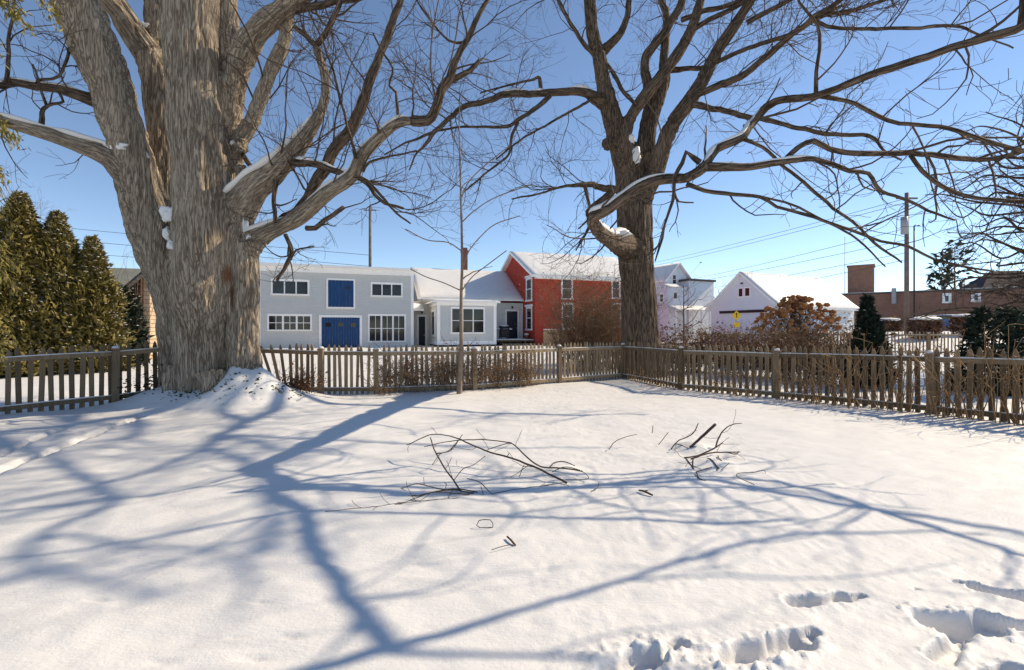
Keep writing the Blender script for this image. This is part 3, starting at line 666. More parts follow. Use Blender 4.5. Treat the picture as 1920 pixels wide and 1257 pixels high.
LEV = dict(n=(3.2, 5.5, 6.0), ln=(2.1, 1.0, .42), cap=(.020, .0085, .0052), pts=(8, 6, 5))
def grow(out, C, lvl, maxl, r, dens=1.0, ln=1.0, start=.12, up=.12, droop=0.0):
    P, R = C[:, :3], C[:, 3]; S = np.concatenate([[0], np.cumsum(np.linalg.norm(np.diff(P, axis=0), axis=1))]); L = S[-1]
    n = int(L * LEV['n'][lvl] * dens + r.random())
    for _ in range(n):
        s = L * (start + (1 - start) * r.random()); i = min(np.searchsorted(S, s), len(P) - 1); i = max(i, 1)
        f = (s - S[i - 1]) / max(S[i] - S[i - 1], 1e-6); p = P[i - 1] + (P[i] - P[i - 1]) * f; rad = R[i]
        t = P[i] - P[i - 1]; t = t / (np.linalg.norm(t) + 1e-9)
        a = np.cross(t, r.normal(size=3)); a /= np.linalg.norm(a) + 1e-9; an = r.uniform(.5, 1.2)
        d = t * math.cos(an) + a * math.sin(an); d[2] += up * r.uniform(0, 2); d /= np.linalg.norm(d)
        le = LEV['ln'][lvl] * ln * r.uniform(.45, 1.35) * (1.1 - .45 * s / L); le = min(le, L * .8)
        m = LEV['pts'][lvl]; st = le / (m - 1); r0 = min(.6 * rad, LEV['cap'][lvl] * r.uniform(.6, 1.3)); q = [p]
        cv = r.normal(size=3) * .10
        for j in range(m - 1):
            d = d + r.normal(size=3) * .17 + cv; d[2] += .06 - droop * j * .1; d /= np.linalg.norm(d); q.append(q[-1] + d * st)
        q = np.array(q); rr = np.maximum(np.linspace(r0, max(r0 * .35, .0032), m), .0032); out.append((q, rr))
        if lvl + 1 < maxl: grow(out, np.column_stack([q, rr]), lvl + 1, maxl, r, dens, ln, .1, up, droop)

def fuse(limbs, name, mat, parent, voxel, step=.12, k=20, fl=.05, bk=.02, extra=None, zone=None):
    """thick limbs melted into one trunk surface, with bark coordinates and furrows"""
    mb = MB(); SEG = []
    for C in limbs:
        Q = catmull(C, step); Q[:, 3] = np.maximum(Q[:, 3], .02); mb.tube(Q[:, :3], Q[:, 3], k); SEG.append(Q)
    if extra: extra(mb)
    me = mb.mesh('tmp'); o = bpy.data.objects.new('tmp', me); COL.objects.link(o)
    m = o.modifiers.new('r', 'REMESH'); m.mode = 'VOXEL'; m.voxel_size = voxel
    m2 = o.modifiers.new('s', 'SMOOTH'); m2.iterations = 4; m2.factor = .5
    ev = o.evaluated_get(bpy.context.evaluated_depsgraph_get()); out = bpy.data.meshes.new_from_object(ev)
    bpy.data.objects.remove(o); bpy.data.meshes.remove(me)
    n = len(out.vertices); co = np.empty(n * 3, np.float32); out.vertices.foreach_get('co', co); co = co.reshape(-1, 3).astype(float)
    no = np.empty(n * 3, np.float32); out.vertices.foreach_get('normal', no); no = no.reshape(-1, 3).astype(float)
    best = np.full(n, 1e9); B = np.zeros((n, 3)); RR = np.zeros(n)
    for si, Q in enumerate(SEG):
        P = Q[:, :3]; T = np.gradient(P, axis=0); T /= np.linalg.norm(T, axis=1)[:, None]; S = np.concatenate([[0], np.cumsum(np.linalg.norm(np.diff(P, axis=0), axis=1))])
        U = np.zeros_like(P); a = np.array([0, 1.0, 0]) if abs(T[0, 1]) < .8 else np.array([1.0, 0, 0]); u = a
        for i in range(len(P)): u = u - T[i] * (u @ T[i]); u /= np.linalg.norm(u); U[i] = u
        W = np.cross(T, U)
        for i in range(len(P)):
            d = co - P[i]; h = np.linalg.norm(d, axis=1) / Q[i, 3] ; w = h < best
            if w.any():
                best[w] = h[w]; dd = d[w]; B[w] = np.stack([dd @ U[i], dd @ W[i], S[i] + dd @ T[i] + si * 17.3], 1); RR[w] = Q[i, 3]
                if abs(T[i, 2]) > .86: B[w] = co[w] * np.array([1, 1, .9]) + np.array([0, 0, 3.0])
    if zone: w = zone(co); B[w] = co[w] * np.array([1, 1, .9]) + np.array([0, 0, 3.0]); RR[w] = .7
    amp = np.clip(RR / .5, .12, 1)
    disp = fl * nz(B * np.array([2.6, 2.6, .35]), 3) * amp + .45 * fl * nz(B * np.array([6, 6, .8]), 4) * amp
    rid = 1 - np.abs(nz(B * np.array([13, 13, 1.6]), 5)) * 2; rid2 = np.abs(nz(B * np.array([24, 24, 2.6]), 6)) * 2
    disp += (bk * np.minimum(-rid, .6) + .4 * bk * np.minimum(rid2, .8)) * np.clip(RR / .25, .1, 1)
    co += no * disp[:, None]
    off = BASE[root_of(parent).name]; out.vertices.foreach_set('co', (co - off).astype(np.float32).ravel())
    at_ = out.attributes.new('bark', 'FLOAT_VECTOR', 'POINT'); at_.data.foreach_set('vector', B.astype(np.float32).ravel())
    out.polygons.foreach_set('use_smooth', np.ones(len(out.polygons), bool)); out.materials.clear(); out.materials.append(mat); out.update(); out.name = name
    t = bpy.data.objects.new(name, out); COL.objects.link(t); t.parent = parent; return t

def surf(o, px, py, rad=9):
    n = len(o.data.vertices); co = np.empty(n * 3, np.float32); o.data.vertices.foreach_get('co', co); co = co.reshape(-1, 3) + BASE[root_of(o).name]
    u = CX + co[:, 0] / co[:, 1] * FPX; v = HY - (co[:, 2] - EYE) / co[:, 1] * FPX; m = (np.abs(u - px) < rad) & (np.abs(v - py) < rad)
    return float(np.percentile(co[m, 1], 12)) if m.any() else None

def snow_on(C, parent, u0=.05, u1=.95, w=.75, h=.4, seed=0, tow=0.0):
    Q = catmull(C, .07); n = len(Q); Q = Q[int(u0 * n):max(int(u1 * n), int(u0 * n) + 4)]; P, R = Q[:, :3], Q[:, 3]
    T = np.gradient(P, axis=0); T /= np.linalg.norm(T, axis=1)[:, None]; side = np.cross(T, [0, 0, 1.0]); fl = np.linalg.norm(side, axis=1); side /= fl[:, None] + 1e-9; upv = np.cross(side, T)
    a = np.clip((fl - .45) / .3, 0, 1) * np.clip(.75 + .9 * nz(P * 3.1 + seed, seed), 0, 1.2); e = np.minimum(np.arange(len(P)), np.arange(len(P))[::-1]) / 3; a = a * np.clip(e, 0, 1)
    k = 8; th = np.arange(k) * 2 * np.pi / k; ww = np.maximum(R * w * np.sqrt(a), .003); hh = np.maximum((R * h + .012) * a, .002)
    sg = np.sign(-(side * P).sum(1) + 1e-6)[:, None]; c0 = P + (upv * math.cos(tow) + side * sg * math.sin(tow)) * (R * .93)[:, None]
    V = c0[:, None] + (ww[:, None] * np.cos(th))[..., None] * side[:, None] + (hh[:, None] * np.sin(th))[..., None] * upv[:, None]
    N = len(P); i = np.arange(N - 1)[:, None] * k; j = np.arange(k)[None]; j2 = (j + 1) % k
    mb = MB(); mb.add(V, [np.stack([i + j, i + j2, i + k + j2, i + k + j], 2).reshape(-1, 4)]); return obj('snow', mb, M['snow'], parent)

def branch_parts(txts, T, mat, r, step=.12):
    Cs = []
    for C in txts:
        Q = catmull(C, step); L = np.arange(len(Q)); Q[:, :3] += (.014 + .22 * Q[:, 3:4]) * np.stack([nz(Q[:, :3] * 2.2 + 3.3 * k, 20 + k) + .7 * nz(Q[:, :3] * 5.5 + 1.3 * k, 24 + k) for k in range(3)], 1) * np.clip(L / 3, 0, 1)[:, None]
        Q[:, 3] *= 1 + .10 * nz(Q[:, :3] * 5, 31); obj('limb', MB().tube(Q[:, :3], np.maximum(Q[:, 3], .004), 9 if Q[0, 3] > .05 else 6), mat, T); Cs.append(Q)
    return Cs

# ---- the big maple at the left
TA = thing('maple_tree', 'huge many-stemmed maple with furrowed grey brown trunk standing in the fence line at left', 'tree', (-5.9, 10.5, .1))
A_ = {k: limb(v) for k, v in dict(
  base="392,790,180,10.7 392,740,146 390,690,130 388,640,124 386,580,124 384,530,128 378,480,116,10.6 376,400,60,10.5",
  A="384,800,112,10.1 382,700,98 382,620,96 382,560,106,9.95 383,490,110 383,430,106,9.85 380,350,100 377,300,99 370,200,97 364,100,98 360,0,99 356,-120,93 350,-260,84,9.9 340,-450,66 335,-700,50",
  Rc="462,760,84,9.95 456,710,62 454,640,52 453,580,50 451,520,54 447,465,56,10.05 440,420,54 434,370,44",
  Lc="336,770,84,10.5 337,720,66 338,650,68 334,590,74 326,540,82 310,490,86,10.4 290,440,82 272,390,74 260,345,70 248,290,68 230,233,72 206,160,75 182,100,76 159,40,75 141,0,73 106,-100,70 60,-230,58,9.2 10,-420,46 -30,-640,30",
  B="352,520,80,10.6 332,450,70 320,390,62 313,330,56 308,250,52 304,180,54,10.7 288,118,50 264,80,46 236,38,42 209,0,41 160,-70,38 110,-170,34,10.4 70,-330,26",
  A2="310,190,60,10.8 303,110,48 300,60,46 298,0,50 292,-120,46 280,-300,36,11.2 260,-520,26",
  Fc="438,430,44,10.2 431,340,38 431,260,36 436,190,36 441,140,38 438,80,36 430,20,30 428,-80,30 424,-240,26,10.2 430,-450,18",
  G="428,270,28,10.2 434,215,38,10.1 447,130,42 470,75,41 500,42,39 540,10,35 575,-17,33 640,-62,28,9.3 730,-150,22 830,-290,16",
  H="405,370,30,10.3 432,318,38,10.2 447,270,32 468,236,30 490,180,27 511,125,25 530,85,24 541,32,20 548,8,16 560,-60,14,9.6 585,-190,10",
  I="405,470,60,10.3 432,428,66,10.1 452,386,60 480,350,51 515,322,44 550,285,35 585,240,25 603,205,20 611,160,18 600,112,16 592,86,15,9.3",
  J="400,540,60,10.35 436,492,62,10.15 466,460,47 500,437,33 540,420,30 570,400,30 613,364,28 660,331,26 680,294,25 714,257,22 747,231,20 774,227,19,9.0",
  D="300,420,50,10.4 275,372,66,10.3 232,318,50,9.9 195,288,37 150,272,32 100,255,28 50,240,25 0,226,24,8.9 -60,205,20 -150,165,15,8.2",
).items()}
roots = [limb(q) for q in ("455,690,50,10.0 480,715,44 503,732,34 522,748,22,9.7", "345,690,60,10.0 325,735,44 305,762,26,9.8", "400,700,60,9.6 398,742,44 394,766,30,9.3")]
def knob(mb):
    for (x, y, D, s) in ((436, 155, 9.9, .16), (450, 272, 10.0, .17), (452, 318, 10.0, .13)): mb.blob(at(x, y, D), (s, s, s * 1.2), x, 2, .3)
TRA = fuse(list(A_.values()) + roots, 'trunk', M['bark'], TA, .024, .1, 26, .06, .034, knob, lambda c: (c[:, 2] < 3.3) & (np.abs(c[:, 0] + 5.85) < 1.2))
rA = np.random.default_rng(3)
bA = [limb(q) for q in (
  "774,227,19,9.0 801,224,19 818,197,18 831,167,17 848,147,16 853,120,13 871,80,11 891,40,10 914,0,8,8.4 935,-50,7 960,-130,5",
  "515,432,24,10.0 560,395,22 585,365,22 600,335,22 624,290,22 657,240,21 680,187,19 700,134,17 720,80,15 740,33,13 755,0,12,9.2 775,-60,10 800,-160,7",
  "592,86,13,9.3 610,62,11 627,25,10 640,-20,9,9.0 655,-110,6", "592,86,11,9.3 575,68,10 552,50,9,9.5",
  "542,18,15,9.7 590,14,13 625,3,12 680,-6,10 760,-32,8,9.0 860,-60,5",
  "548,304,16,9.6 590,308,13 630,320,11 662,331,10 690,345,9,9.5 703,365,7 722,382,6 757,391,5,9.4",
  "518,338,10,9.7 514,380,8 517,418,7,9.6", "848,150,11,8.8 881,133,10 902,112,7,8.6",
  "747,226,7,9.1 744,174,5 731,163,5 734,127,4 720,103,4 700,60,3,9.0", "575,428,10,9.7 592,428,10 608,414,9 645,389,8,9.5",
  "868,80,6,8.7 842,77,4 798,27,4 780,-5,3,8.6", "667,297,7,9.2 655,247,5 640,187,5 623,127,4 597,60,4 573,10,3,8.8",
  "680,322,7,9.3 694,304,5 735,293,4 782,284,3,9.0", "535,440,8,9.7 546,468,8 544,487,8 520,527,5,9.6", "544,487,6,9.65 556,470,4 590,462,3,9.5",
  "185,190,30,10.0 160,184,22 113,167,16 67,162,15 20,157,14 0,163,13,9.2 -60,150,10 -140,120,7,8.6",
  "13,155,8,9.25 15,70,6 27,28,5 30,-40,4,9.0", "67,160,7,9.5 73,150,6 110,143,5 127,88,5 122,60,3,9.4",
  "75,245,10,9.5 84,205,7 100,195,6 118,190,5 108,170,4,9.4", "88,200,5,9.5 72,150,4 60,120,3,9.3", "455,290,9,10.1 470,310,9 484,325,8,10.0",
  "655,330,7,9.4 690,340,6 735,392,5 770,420,3,9.2", "600,335,8,9.6 575,360,5 560,330,4 540,300,3,9.5", "560,-60,10,9.6 600,-150,8 680,-260,5,9.0")]
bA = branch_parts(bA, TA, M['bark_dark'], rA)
tw = []
for C in bA: grow(tw, C, 0, 3, rA, .75, .95)
for kx, a0, dn in (('J', .35, .5), ('I', .3, .5), ('H', .3, .45), ('G', .3, .5), ('D', .25, .5), ('Lc', .78, .4), ('B', .75, .4), ('Fc', .7, .4), ('A', .75, .35)):
    grow(tw, catmull(A_[kx], .15), 0, 3, rA, dn, 1.0, a0)
obj('crown', MB().tubes(tw, 3), M['twig'], TA)
for kx, a, b in (('D', .12, .98), ('I', .18, .75), ('J', .12, .98), ('H', .05, .2)): snow_on(A_[kx], TA, a, b, .7, .34, ord(kx), .75 if kx == 'I' else .3)
snow_on(bA[0], TA, .0, .12); snow_on(bA[5], TA, 0, .6, .9, .6); snow_on(bA[15], TA, .1, .9)
for (x, y, w, h) in ((318, 400, .17, .15), (312, 437, .07, .11), (320, 460, .08, .09), (215, 274, .24, .07), (458, 428, .07, .20), (468, 446, .06, .09), (437, 268, .06, .04), (452, 66, .09, .04), (272, 292, .07, .09), (268, 47, .13, .07)):
    D = surf(TRA, x, y) or 9.9; obj('snow', MB().blob(at(x, y, D + .04), (w, .035, h), x, 3, .5, 1.9), M['snow'], TA)
# ivy at the foot
lv = []
def leaf_quads(n, fn, size, r, flat=.5):
    V = []; 
    for _ in range(n):
        c = np.array(fn(), float); a = r.normal(size=3); a[2] *= flat; a /= np.linalg.norm(a); b = np.cross(a, r.normal(size=3)); b /= np.linalg.norm(b); s = size * r.uniform(.5, 1.3)
        V += [c - a * s, c + b * s * .5, c + a * s, c - b * s * .5]
    return V
def leaves_mesh(V): mb = MB(); mb.add(V, [np.arange(len(V)).reshape(-1, 4)]); return mb
rI = np.random.default_rng(8)
def foot():
    th = rI.uniform(-2.75, .25); R_ = 1.15 + abs(rI.normal()) * .22; x = -5.85 + R_ * math.cos(th) * 1.05; y = 10.4 + R_ * math.sin(th) * .9
    return x, y, gz(x, y) + abs(rI.normal()) * .05
iv = thing('ivy_plant', 'low dark evergreen ivy poking through the snow at the foot of the big maple', 'ivy', (-5.8, 9.6, gz(-5.8, 9.6)))
obj('leaves', leaves_mesh(leaf_quads(230, foot, .035, rI)), M['ivy'], iv)
iv = thing('ground_shrub', 'brown leafy shrub at the right foot of the big maple, against the leaning pickets', 'shrub', (-4.75, 10.6, 0))
def sh(): a = rI.normal(size=2) * np.array([.22, .22]); return -4.72 + a[0], 10.75 + a[1], gz(-4.7, 10.7) + abs(rI.normal()) * .2
obj('leaves', leaves_mesh(leaf_quads(520, sh, .04, rI)), M['deadleaf'], iv)
tw = []
for _ in range(46):
    p = np.array(sh()); p[2] = gz(p[0], p[1]); d = np.array([rI.normal() * .5, rI.normal() * .4, 1.0]); q = np.array([p + d * .5 * t + rI.normal(size=3) * .03 * t for t in np.linspace(0, 1, 5)]); tw.append((q, np.linspace(.006, .003, 5)))
obj('stem', MB().tubes(tw, 3), M['twig_red'], iv)
iv = thing('ivy_plant', 'dark ivy climbing the shaded pickets just left of the big maple', 'ivy', (-7.2, 10.4, 0))
def sh2(): u = rI.random(); x, y = -6.75 - 1.3 * u, 10.95 - 1.2 * u; return x + rI.normal() * .06, y + rI.normal() * .06 - .05, gz(x, y) + abs(rI.normal()) * .28
obj('leaves', leaves_mesh(leaf_quads(420, sh2, .04, rI)), M['ivy'], iv)

# ---- the second maple beyond the fence corner
TB = thing('maple_tree', 'dark maple behind the fence corner with a low crooked limb reaching right', 'tree', (*at(1203, 700, 16.3)[:2], -.1))
B_ = {k: limb(v) for k, v in dict(
  T="1204,720,100,16.3 1203,690,82 1201,640,70 1198,560,63 1193,480,64 1190,414,66 1188,360,64 1183,315,60,16.3 1170,280,50",
  T1="1183,320,58,16.2 1165,274,46 1150,225,38 1138,180,32 1128,140,27 1124,107,26 1112,67,24 1105,0,22 1098,-80,20,15.6 1088,-220,17 1075,-420,12 1060,-640,8",
  T2="1193,350,54,16.4 1208,290,38 1213,250,33 1225,200,34 1238,165,30 1247,130,22,16.3",
  T2a="1166,262,34,16.0 1180,225,22 1195,200,22 1214,174,24 1247,134,22 1281,84,20 1301,43,18 1314,0,16,15.2 1332,-70,14 1360,-210,11 1400,-400,8",
  T3="1200,375,46,16.1 1218,342,36 1229,327,31 1241,284,30 1261,234,28 1294,187,27 1321,144,25 1344,97,22,14.8 1371,57,20 1391,27,18 1408,0,16 1440,-60,14,13.8 1500,-190,11 1580,-380,8,12.5",
  T4="1195,520,40,16.3 1188,470,60,16.2 1168,460,46,15.5 1147,452,30.2,12.0 1126,437,26,8.8 1113,418,24.4,7.3 1114,405,23.5,6.95 1136,395,21.8,6.9 1162,376,21,6.95 1192,356,21,7.0 1223,341,21,6.9 1253,336,21,6.8 1289,334,21,6.5 1309,323,21.8,6.5 1322,311,22.7,6.55",
  T5="1136,196,30,16.1 1120,187,25 1097,174,18 1073,172,16,15.2 1020,175,15",
).items()}
def knobB(mb):
    mb.blob(at(1139, 268, 15.9), (.26, .22, .24), 5, 2, .3); mb.blob(at(1216, 300, 15.9), (.2, .18, .25), 6, 2, .4)
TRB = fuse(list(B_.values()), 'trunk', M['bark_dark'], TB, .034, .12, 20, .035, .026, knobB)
rB = np.random.default_rng(17)
bB = [limb(q) for q in (
  "1322,311,16.8,6.55 1344,281,15.1,6.85 1388,261,15.1,6.8 1411,227,15.1,7.15 1434,204,15.1,7.2 1451,194,14.3,7.1 1460,192,13.4,7.05 1534,177,12.6,6.55 1587,160,13.4,6.2 1654,137,13.4,5.85 1717,115,13.4,5.6 1784,92,14.3,5.35 1851,70,15.1,5.05 1901,55,16,4.85 1918,44,16.8,4.8",
  "1326,313,16.8,6.55 1388,317,13.4 1428,311,12.6 1468,304,11.8 1495,300,10.1 1528,297,9.2 1562,307,9.2 1595,320,8.4,6.46 1630,324,7.6 1654,357,6.7 1694,370,5.9 1740,395,5 1790,415,3.4,6.58",
  "1470,301,10.1,6.55 1497,277,10.1 1527,266,10.1 1544,274,10.1 1574,284,10.1 1634,287,10.1,6.7 1701,289,10.1,6.9 1768,291,10.1 1801,297,10.1 1851,297,9.2,7.1 1920,285,9.2,7.0 2050,255,8.4,6.6 2242,211,7.6,6.2 2500,150,6.7,5.6",
  "1707,291,7.6,6.9 1728,321,7.6 1768,347,7.6 1801,367,7.6,6.9 1860,376,7.6,6.75 1920,379,7.6,6.4 2080,372,7.6,5.6 2276,355,7.6,4.83 2500,330,6.7,4.3",
  "1754,291,5,6.95 1778,274,4.2 1804,271,3.4 1850,250,2.5,7.07", "1394,262,6.7,6.80 1428,277,5.9 1461,307,5.9 1495,331,5.9 1528,361,5.9 1562,391,5.9 1597,417,5,6.70 1640,455,5 1690,492,3.4,6.58",
  "1287,345,9.2,6.51 1321,357,7.6 1361,363,7.6 1425,369,6.7 1455,387,5.9 1495,400,5.9 1560,420,5.9 1600,433,5.9,6.13 1650,452,5 1700,463,5 1750,487,4.2 1800,497,4.2 1862,509,3.4,5.88",
  "1425,369,5,6.44 1470,378,4.2 1515,398,4.2 1570,425,4.2 1620,460,3.4 1660,500,2.5,6.44",
  "1537,180,9.2,6.55 1587,190,7.6 1634,210,7.6 1684,230,7.6 1761,239,7.6 1811,254,7.6 1868,271,7.6 1920,284,7.6,5.85 2000,300,5",
  "1530,175,7.6,6.55 1530,134,6.7 1537,84,5.9 1533,50,5 1500,5,4.2 1490,-30,3.4,6.23",
  "1312,305,10.9,6.50 1300,296,9.2 1288,286,8.4 1280,308,7.6,6.59 1266,334,7.6 1263,360,6.7 1254,394,5.9 1247,420,5 1243,445,5 1234,470,4.2 1228,492,2.5,6.59", "1262,362,4.2,6.59 1272,378,3.4 1300,380,2.5,6.59",
  "1152,357,16.6,15.6 1121,350,12 1097,346,10.1,14.8 1050,352,4.6 1000,366,3.7 960,373,2.8,14.0", "1097,346,8.3,14.8 1100,365,6.4 1106,387,5.5 1103,410,3.7 1085,430,2.8,14.6",
  "1146,362,13.8,15.6 1122,380,11 1101,396,10.1,14.9 1108,415,8.3,14.8 1096,440,4.6 1080,470,2.8",
  "1132,95,19.3,16.0 1157,70,14.7 1173,40,12 1179,0,10.1,15.7 1185,-60,8.3 1195,-190,5.5,15", "1126,116,10.1,15.9 1100,87,8.3 1073,47,7.4 1047,0,6.4,15.2 1028,-50,5.5 1000,-130,3.7",
  "1122,110,9.2,15.8 1144,130,7.4 1167,167,7.4 1192,198,6.4,15.6", "1215,168,18.4,16.3 1208,117,16.6 1224,87,16.6 1254,50,15.6 1271,17,14.7 1277,0,13.8,15.8 1287,-60,12 1300,-180,8.3 1320,-320,5.5",
  "1243,140,16.6,16.3 1247,80,14.7 1250,27,12.9 1240,0,10.1,16.2 1225,-70,7.4", "1255,132,12,16.1 1290,128,9.2 1325,124,8.3,15.0 1378,100,8.3 1428,83,8.3,14.0 1471,70,8.3 1520,42,7.4,13.0 1580,10,5.5",
  "1278,38,10.1,15.6 1328,20,9.2 1395,0,8.3,14.5 1450,-20,7.4 1560,-60,5.5", "1303,54,10.1,15.4 1344,30,9.2 1404,0,8.3,14.4 1470,-42,7.4 1600,-110,4.6,13",
  "1266,222,13.8,15.6 1297,187,12.9 1337,164,12.9 1387,144,12.9 1421,120,12,13.5 1454,93,12 1494,57,11 1528,33,11 1560,12,9.2,11.5 1590,-12,8.3 1680,-90,7.4,10.5 1800,-220,6.4",
  "1300,196,12.9,15.0 1344,204,11 1394,220,10.1 1445,227,9.2 1494,240,8.3,13 1544,250,8.3 1595,253,7.4 1634,257,6.4 1657,281,4.6 1690,300,3.7,11.5",
  "1540,30,8.3,11.9 1580,22,7.4 1640,8,6.4,11.0 1690,-10,5.5 1780,-40,4.6", "1401,43,10.1,14.0 1435,23,9.2 1475,3,8.3 1520,-22,7.4,13 1600,-80,5.5",
  "1525,36,7.4,12 1545,48,7.4 1580,52,6.4 1680,55,6.4,11 1790,49,5.5 1830,65,3.7 1900,90,2.8,10.5",
  "1020,175,12.9,15.2 960,176,12.9,14.4 914,190,11 874,198,10.1 841,224,9.2 814,250,8.3,13.6 794,274,5.5 780,290,3.7 768,320,2.8", "814,250,7.4,13.6 800,253,5.5 764,267,3.7 720,290,2.8,13.2",
  "1031,180,10.1,15.1 1001,207,8.3 975,224,7.4 948,239,6.4 881,237,4.6 820,246,3.7,14.2", "971,230,6.4,14.8 958,260,5.5 951,292,4.6 905,330,3.7 868,362,2.8,14.3",
  "1112,184,5.5,15.6 1060,215,4.6 980,260,3.7 930,300,2.8,14.6", "1014,170,7.4,15.2 1012,148,7.4 1000,150,4.6 950,160,3.7 900,175,2.8,14.6",
  "1240,455,4.6,15.9 1225,470,3.7", "1212,345,8.3,15.9 1226,300,5.5 1240,270,3.7",
  # limbs that reach out of the picture over the yard
  "1440,-60,10,13.4 1530,-42,9,10.5 1595,-28,9,8.6 1711,-116,8.5,8.0 1844,-190,8,7.8 2035,-246,7,7.5", "1711,-116,7,8.0 1760,-90,6,7.4 1830,-60,5,6.8 1950,-120,4,6.2", "1595,-28,7,8.6 1640,-110,6,8.9 1700,-230,5,9.2 1800,-330,4,9.4", "1918,44,13,4.8 1990,90,8.5,5.2 2090,163,7,6.05 2200,170,5.5,6.2 2330,150,4,6.2", "1918,44,12,4.8 2010,44,8,4.78 2107,40,6.5,4.76 2250,20,4.5,4.7",
  "1918,44,16.6,4.8 1924,-50,13.8,4.8 1926,-150,12,4.8 1960,-330,9.2,4.7", "1440,-60,11,13.8 1560,-120,10.1,12.6 1750,-260,10.1,11.4 2000,-420,9.2,10.4 2300,-600,7.4,9.4", "1590,-12,8.3,11.4 1700,-40,8.3,10.4 1860,-120,8.3,9.4 2050,-230,7.4,8.6",
  "1332,-70,11,15.2 1480,-260,11,13.6 1700,-520,10.1,12 1950,-800,8.3,11", "1098,-80,14.7,15.6 1180,-260,12.9,15 1320,-520,11,14 1450,-800,8.3,13.4",
  "1088,-200,12.9,15.6 980,-360,10.1,15 860,-560,7.4,14.6")]
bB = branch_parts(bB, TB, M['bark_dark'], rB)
tw = []
for i, C in enumerate(bB):
    near = C[0, 1] < 10.5; grow(tw, C, 0, 3, rB, .48 if near else .66, .66 if near else 1.1, .1, .10)
for kx, a0, dn in (('T1', .45, .4), ('T2a', .35, .4), ('T3', .35, .4), ('T4', .35, .3), ('T', .45, .15)): grow(tw, catmull(B_[kx], .15), 0, 3, rB, dn, .9, a0)
obj('crown', MB().tubes(tw, 3), M['twig'], TB)
snow_on(B_['T4'], TB, .22, .97, .75, .45, 3); snow_on(bB[1], TB, .02, .4, .7, .4, 4); snow_on(bB[0], TB, 0, .4, .6, .3, 5); snow_on(B_['T5'], TB, .3, .98, .8, .5, 6); [snow_on(C, TB, .0, .3, .8, .5) for C in bB if abs(C[0, 1] - 15.2) < .02 and C[0, 0] < 1.2 and C[0, 0] > .8]
for (x, y, w, h) in ((1192, 292, .2, .26), (1184, 262, .13, .17), (1168, 438, .24, .09)):
    D = surf(TRB, x, y) or 15.8; obj('snow', MB().blob(at(x, y, D + .04), (w, .08, h), x, 3, .5, 1.4), M['snow'], TB)

# ---- slim sapling at the back fence
def simple_tree(name, label, cat, base, trunk, dens, ln, mat, group=None, r=None, branches=(), maxl=3, tmat=None, up=.12, start=.2, crown='crown', droop=0):
    T_ = thing(name, label, cat, base, group); r = r or np.random.default_rng(int(abs(base[0]) * 100) + 5); tmat = tmat or mat
    Q = catmull(trunk, .15); Q[:, :3] += .012 * np.stack([nz(Q[:, :3] * 1.7 + 9 * k, k) for k in range(3)], 1); obj('trunk', MB().tube(Q[:, :3], Q[:, 3], 9), tmat, T_); tw = []
    grow(tw, Q, 0, maxl, r, dens, ln, start, up, droop)
    for b in branches:
        q = catmull(b, .12); obj('limb', MB().tube(q[:, :3], q[:, 3], 6), tmat, T_); grow(tw, q, 0, maxl, r, dens, ln * .7, .1, up, droop)
    obj(crown, MB().tubes(tw, 3), mat, T_); return T_
z_ = at(863, 735, 11.75)
simple_tree('sapling', 'slim young bare tree standing right in front of the back fence', 'tree', (z_[0], z_[1], gz(z_[0], z_[1])),
  limb("861,748,11,11.75 862,700,9.5 864,640,7.5 865,560,6 866,480,5 865,420,4.2 864,360,3.5 862,300,3 861,240,2.4 862,180,2,11.75"), .12, .6, M['twig_tan'], None, None,
  [limb(q) for q in ("867,505,2.6,11.75 880,470,2.1 905,440,2.1 930,420,2.1 975,405,2,11.4", "866,545,2.6,11.75 885,520,2.1 910,500,2.1 950,470,2,11.5", "864,545,2.6,11.75 830,530,2.1 800,520,2.1 770,505,2,11.8", "864,372,2.6,11.75 880,340,2.1 910,310,2.1 960,270,2,11.6", "864,470,2.6,11.75 840,455,2.1 800,450,2 760,430,2,11.9", "865,418,2.6,11.75 890,395,2.1 930,370,2 1000,345,2,11.5")], 3, plain('sapling_bark', (.24, .18, .13), .85, .3, 6))

# ---- far bare trees
def far_tree(label, px, py_top, D, spread, dens=.5, seed=1, group='bare trees in the distance', lean=0.0, rb=.22, zb=0.0, ln=1.6, mat=None, nb=9):
    r = np.random.default_rng(seed); b = at(px, HY, D); top = at(px, py_top, D); H_ = top[2] - zb
    trunk = np.array([[b[0] + lean * t * H_, D, zb + H_ * .8 * t, rb * (1 - .75 * t)] for t in np.linspace(-.02, 1, 6)]); br = []
    for k in range(nb):
        t = r.uniform(.25, .9); p = np.array([b[0] + lean * t * H_, D, zb + H_ * .8 * t]); th = r.uniform(0, 6.28); L_ = spread * (1.15 - .6 * t) * r.uniform(.7, 1.2)
        d = np.array([math.cos(th), math.sin(th), r.uniform(.25, .8)]); br.append(np.array([[*(p + d * L_ * u + np.array([0, 0, .3 * L_ * u * u]) + r.normal(size=3) * .08 * L_ * u), rb * .45 * (1 - .8 * u)] for u in np.linspace(0, 1, 6)]))
    return simple_tree('bare_tree', label, 'tree', (b[0], D, zb), trunk, dens, ln, mat or M['twig'], group, r, br, 3)
mid = M['twig']
far_tree('bare tree rising over the roof ridge of the white garage', 1425, 495, 78, 4.5, .3, 3, zb=.8)
far_tree('bare treetop behind the left end of the carriage house', 520, 466, 62, 4.0, .35, 4)
far_tree('thin bare tree between the white house and the garage', 1348, 520, 66, 3.2, .35, 5, zb=.5, rb=.14)
far_tree('small bare tree above the leftmost arborvitae', 22, 290, 22, 2.6, .5, 6, zb=0, rb=.12, ln=1.2, mat=M['twig_tan'])
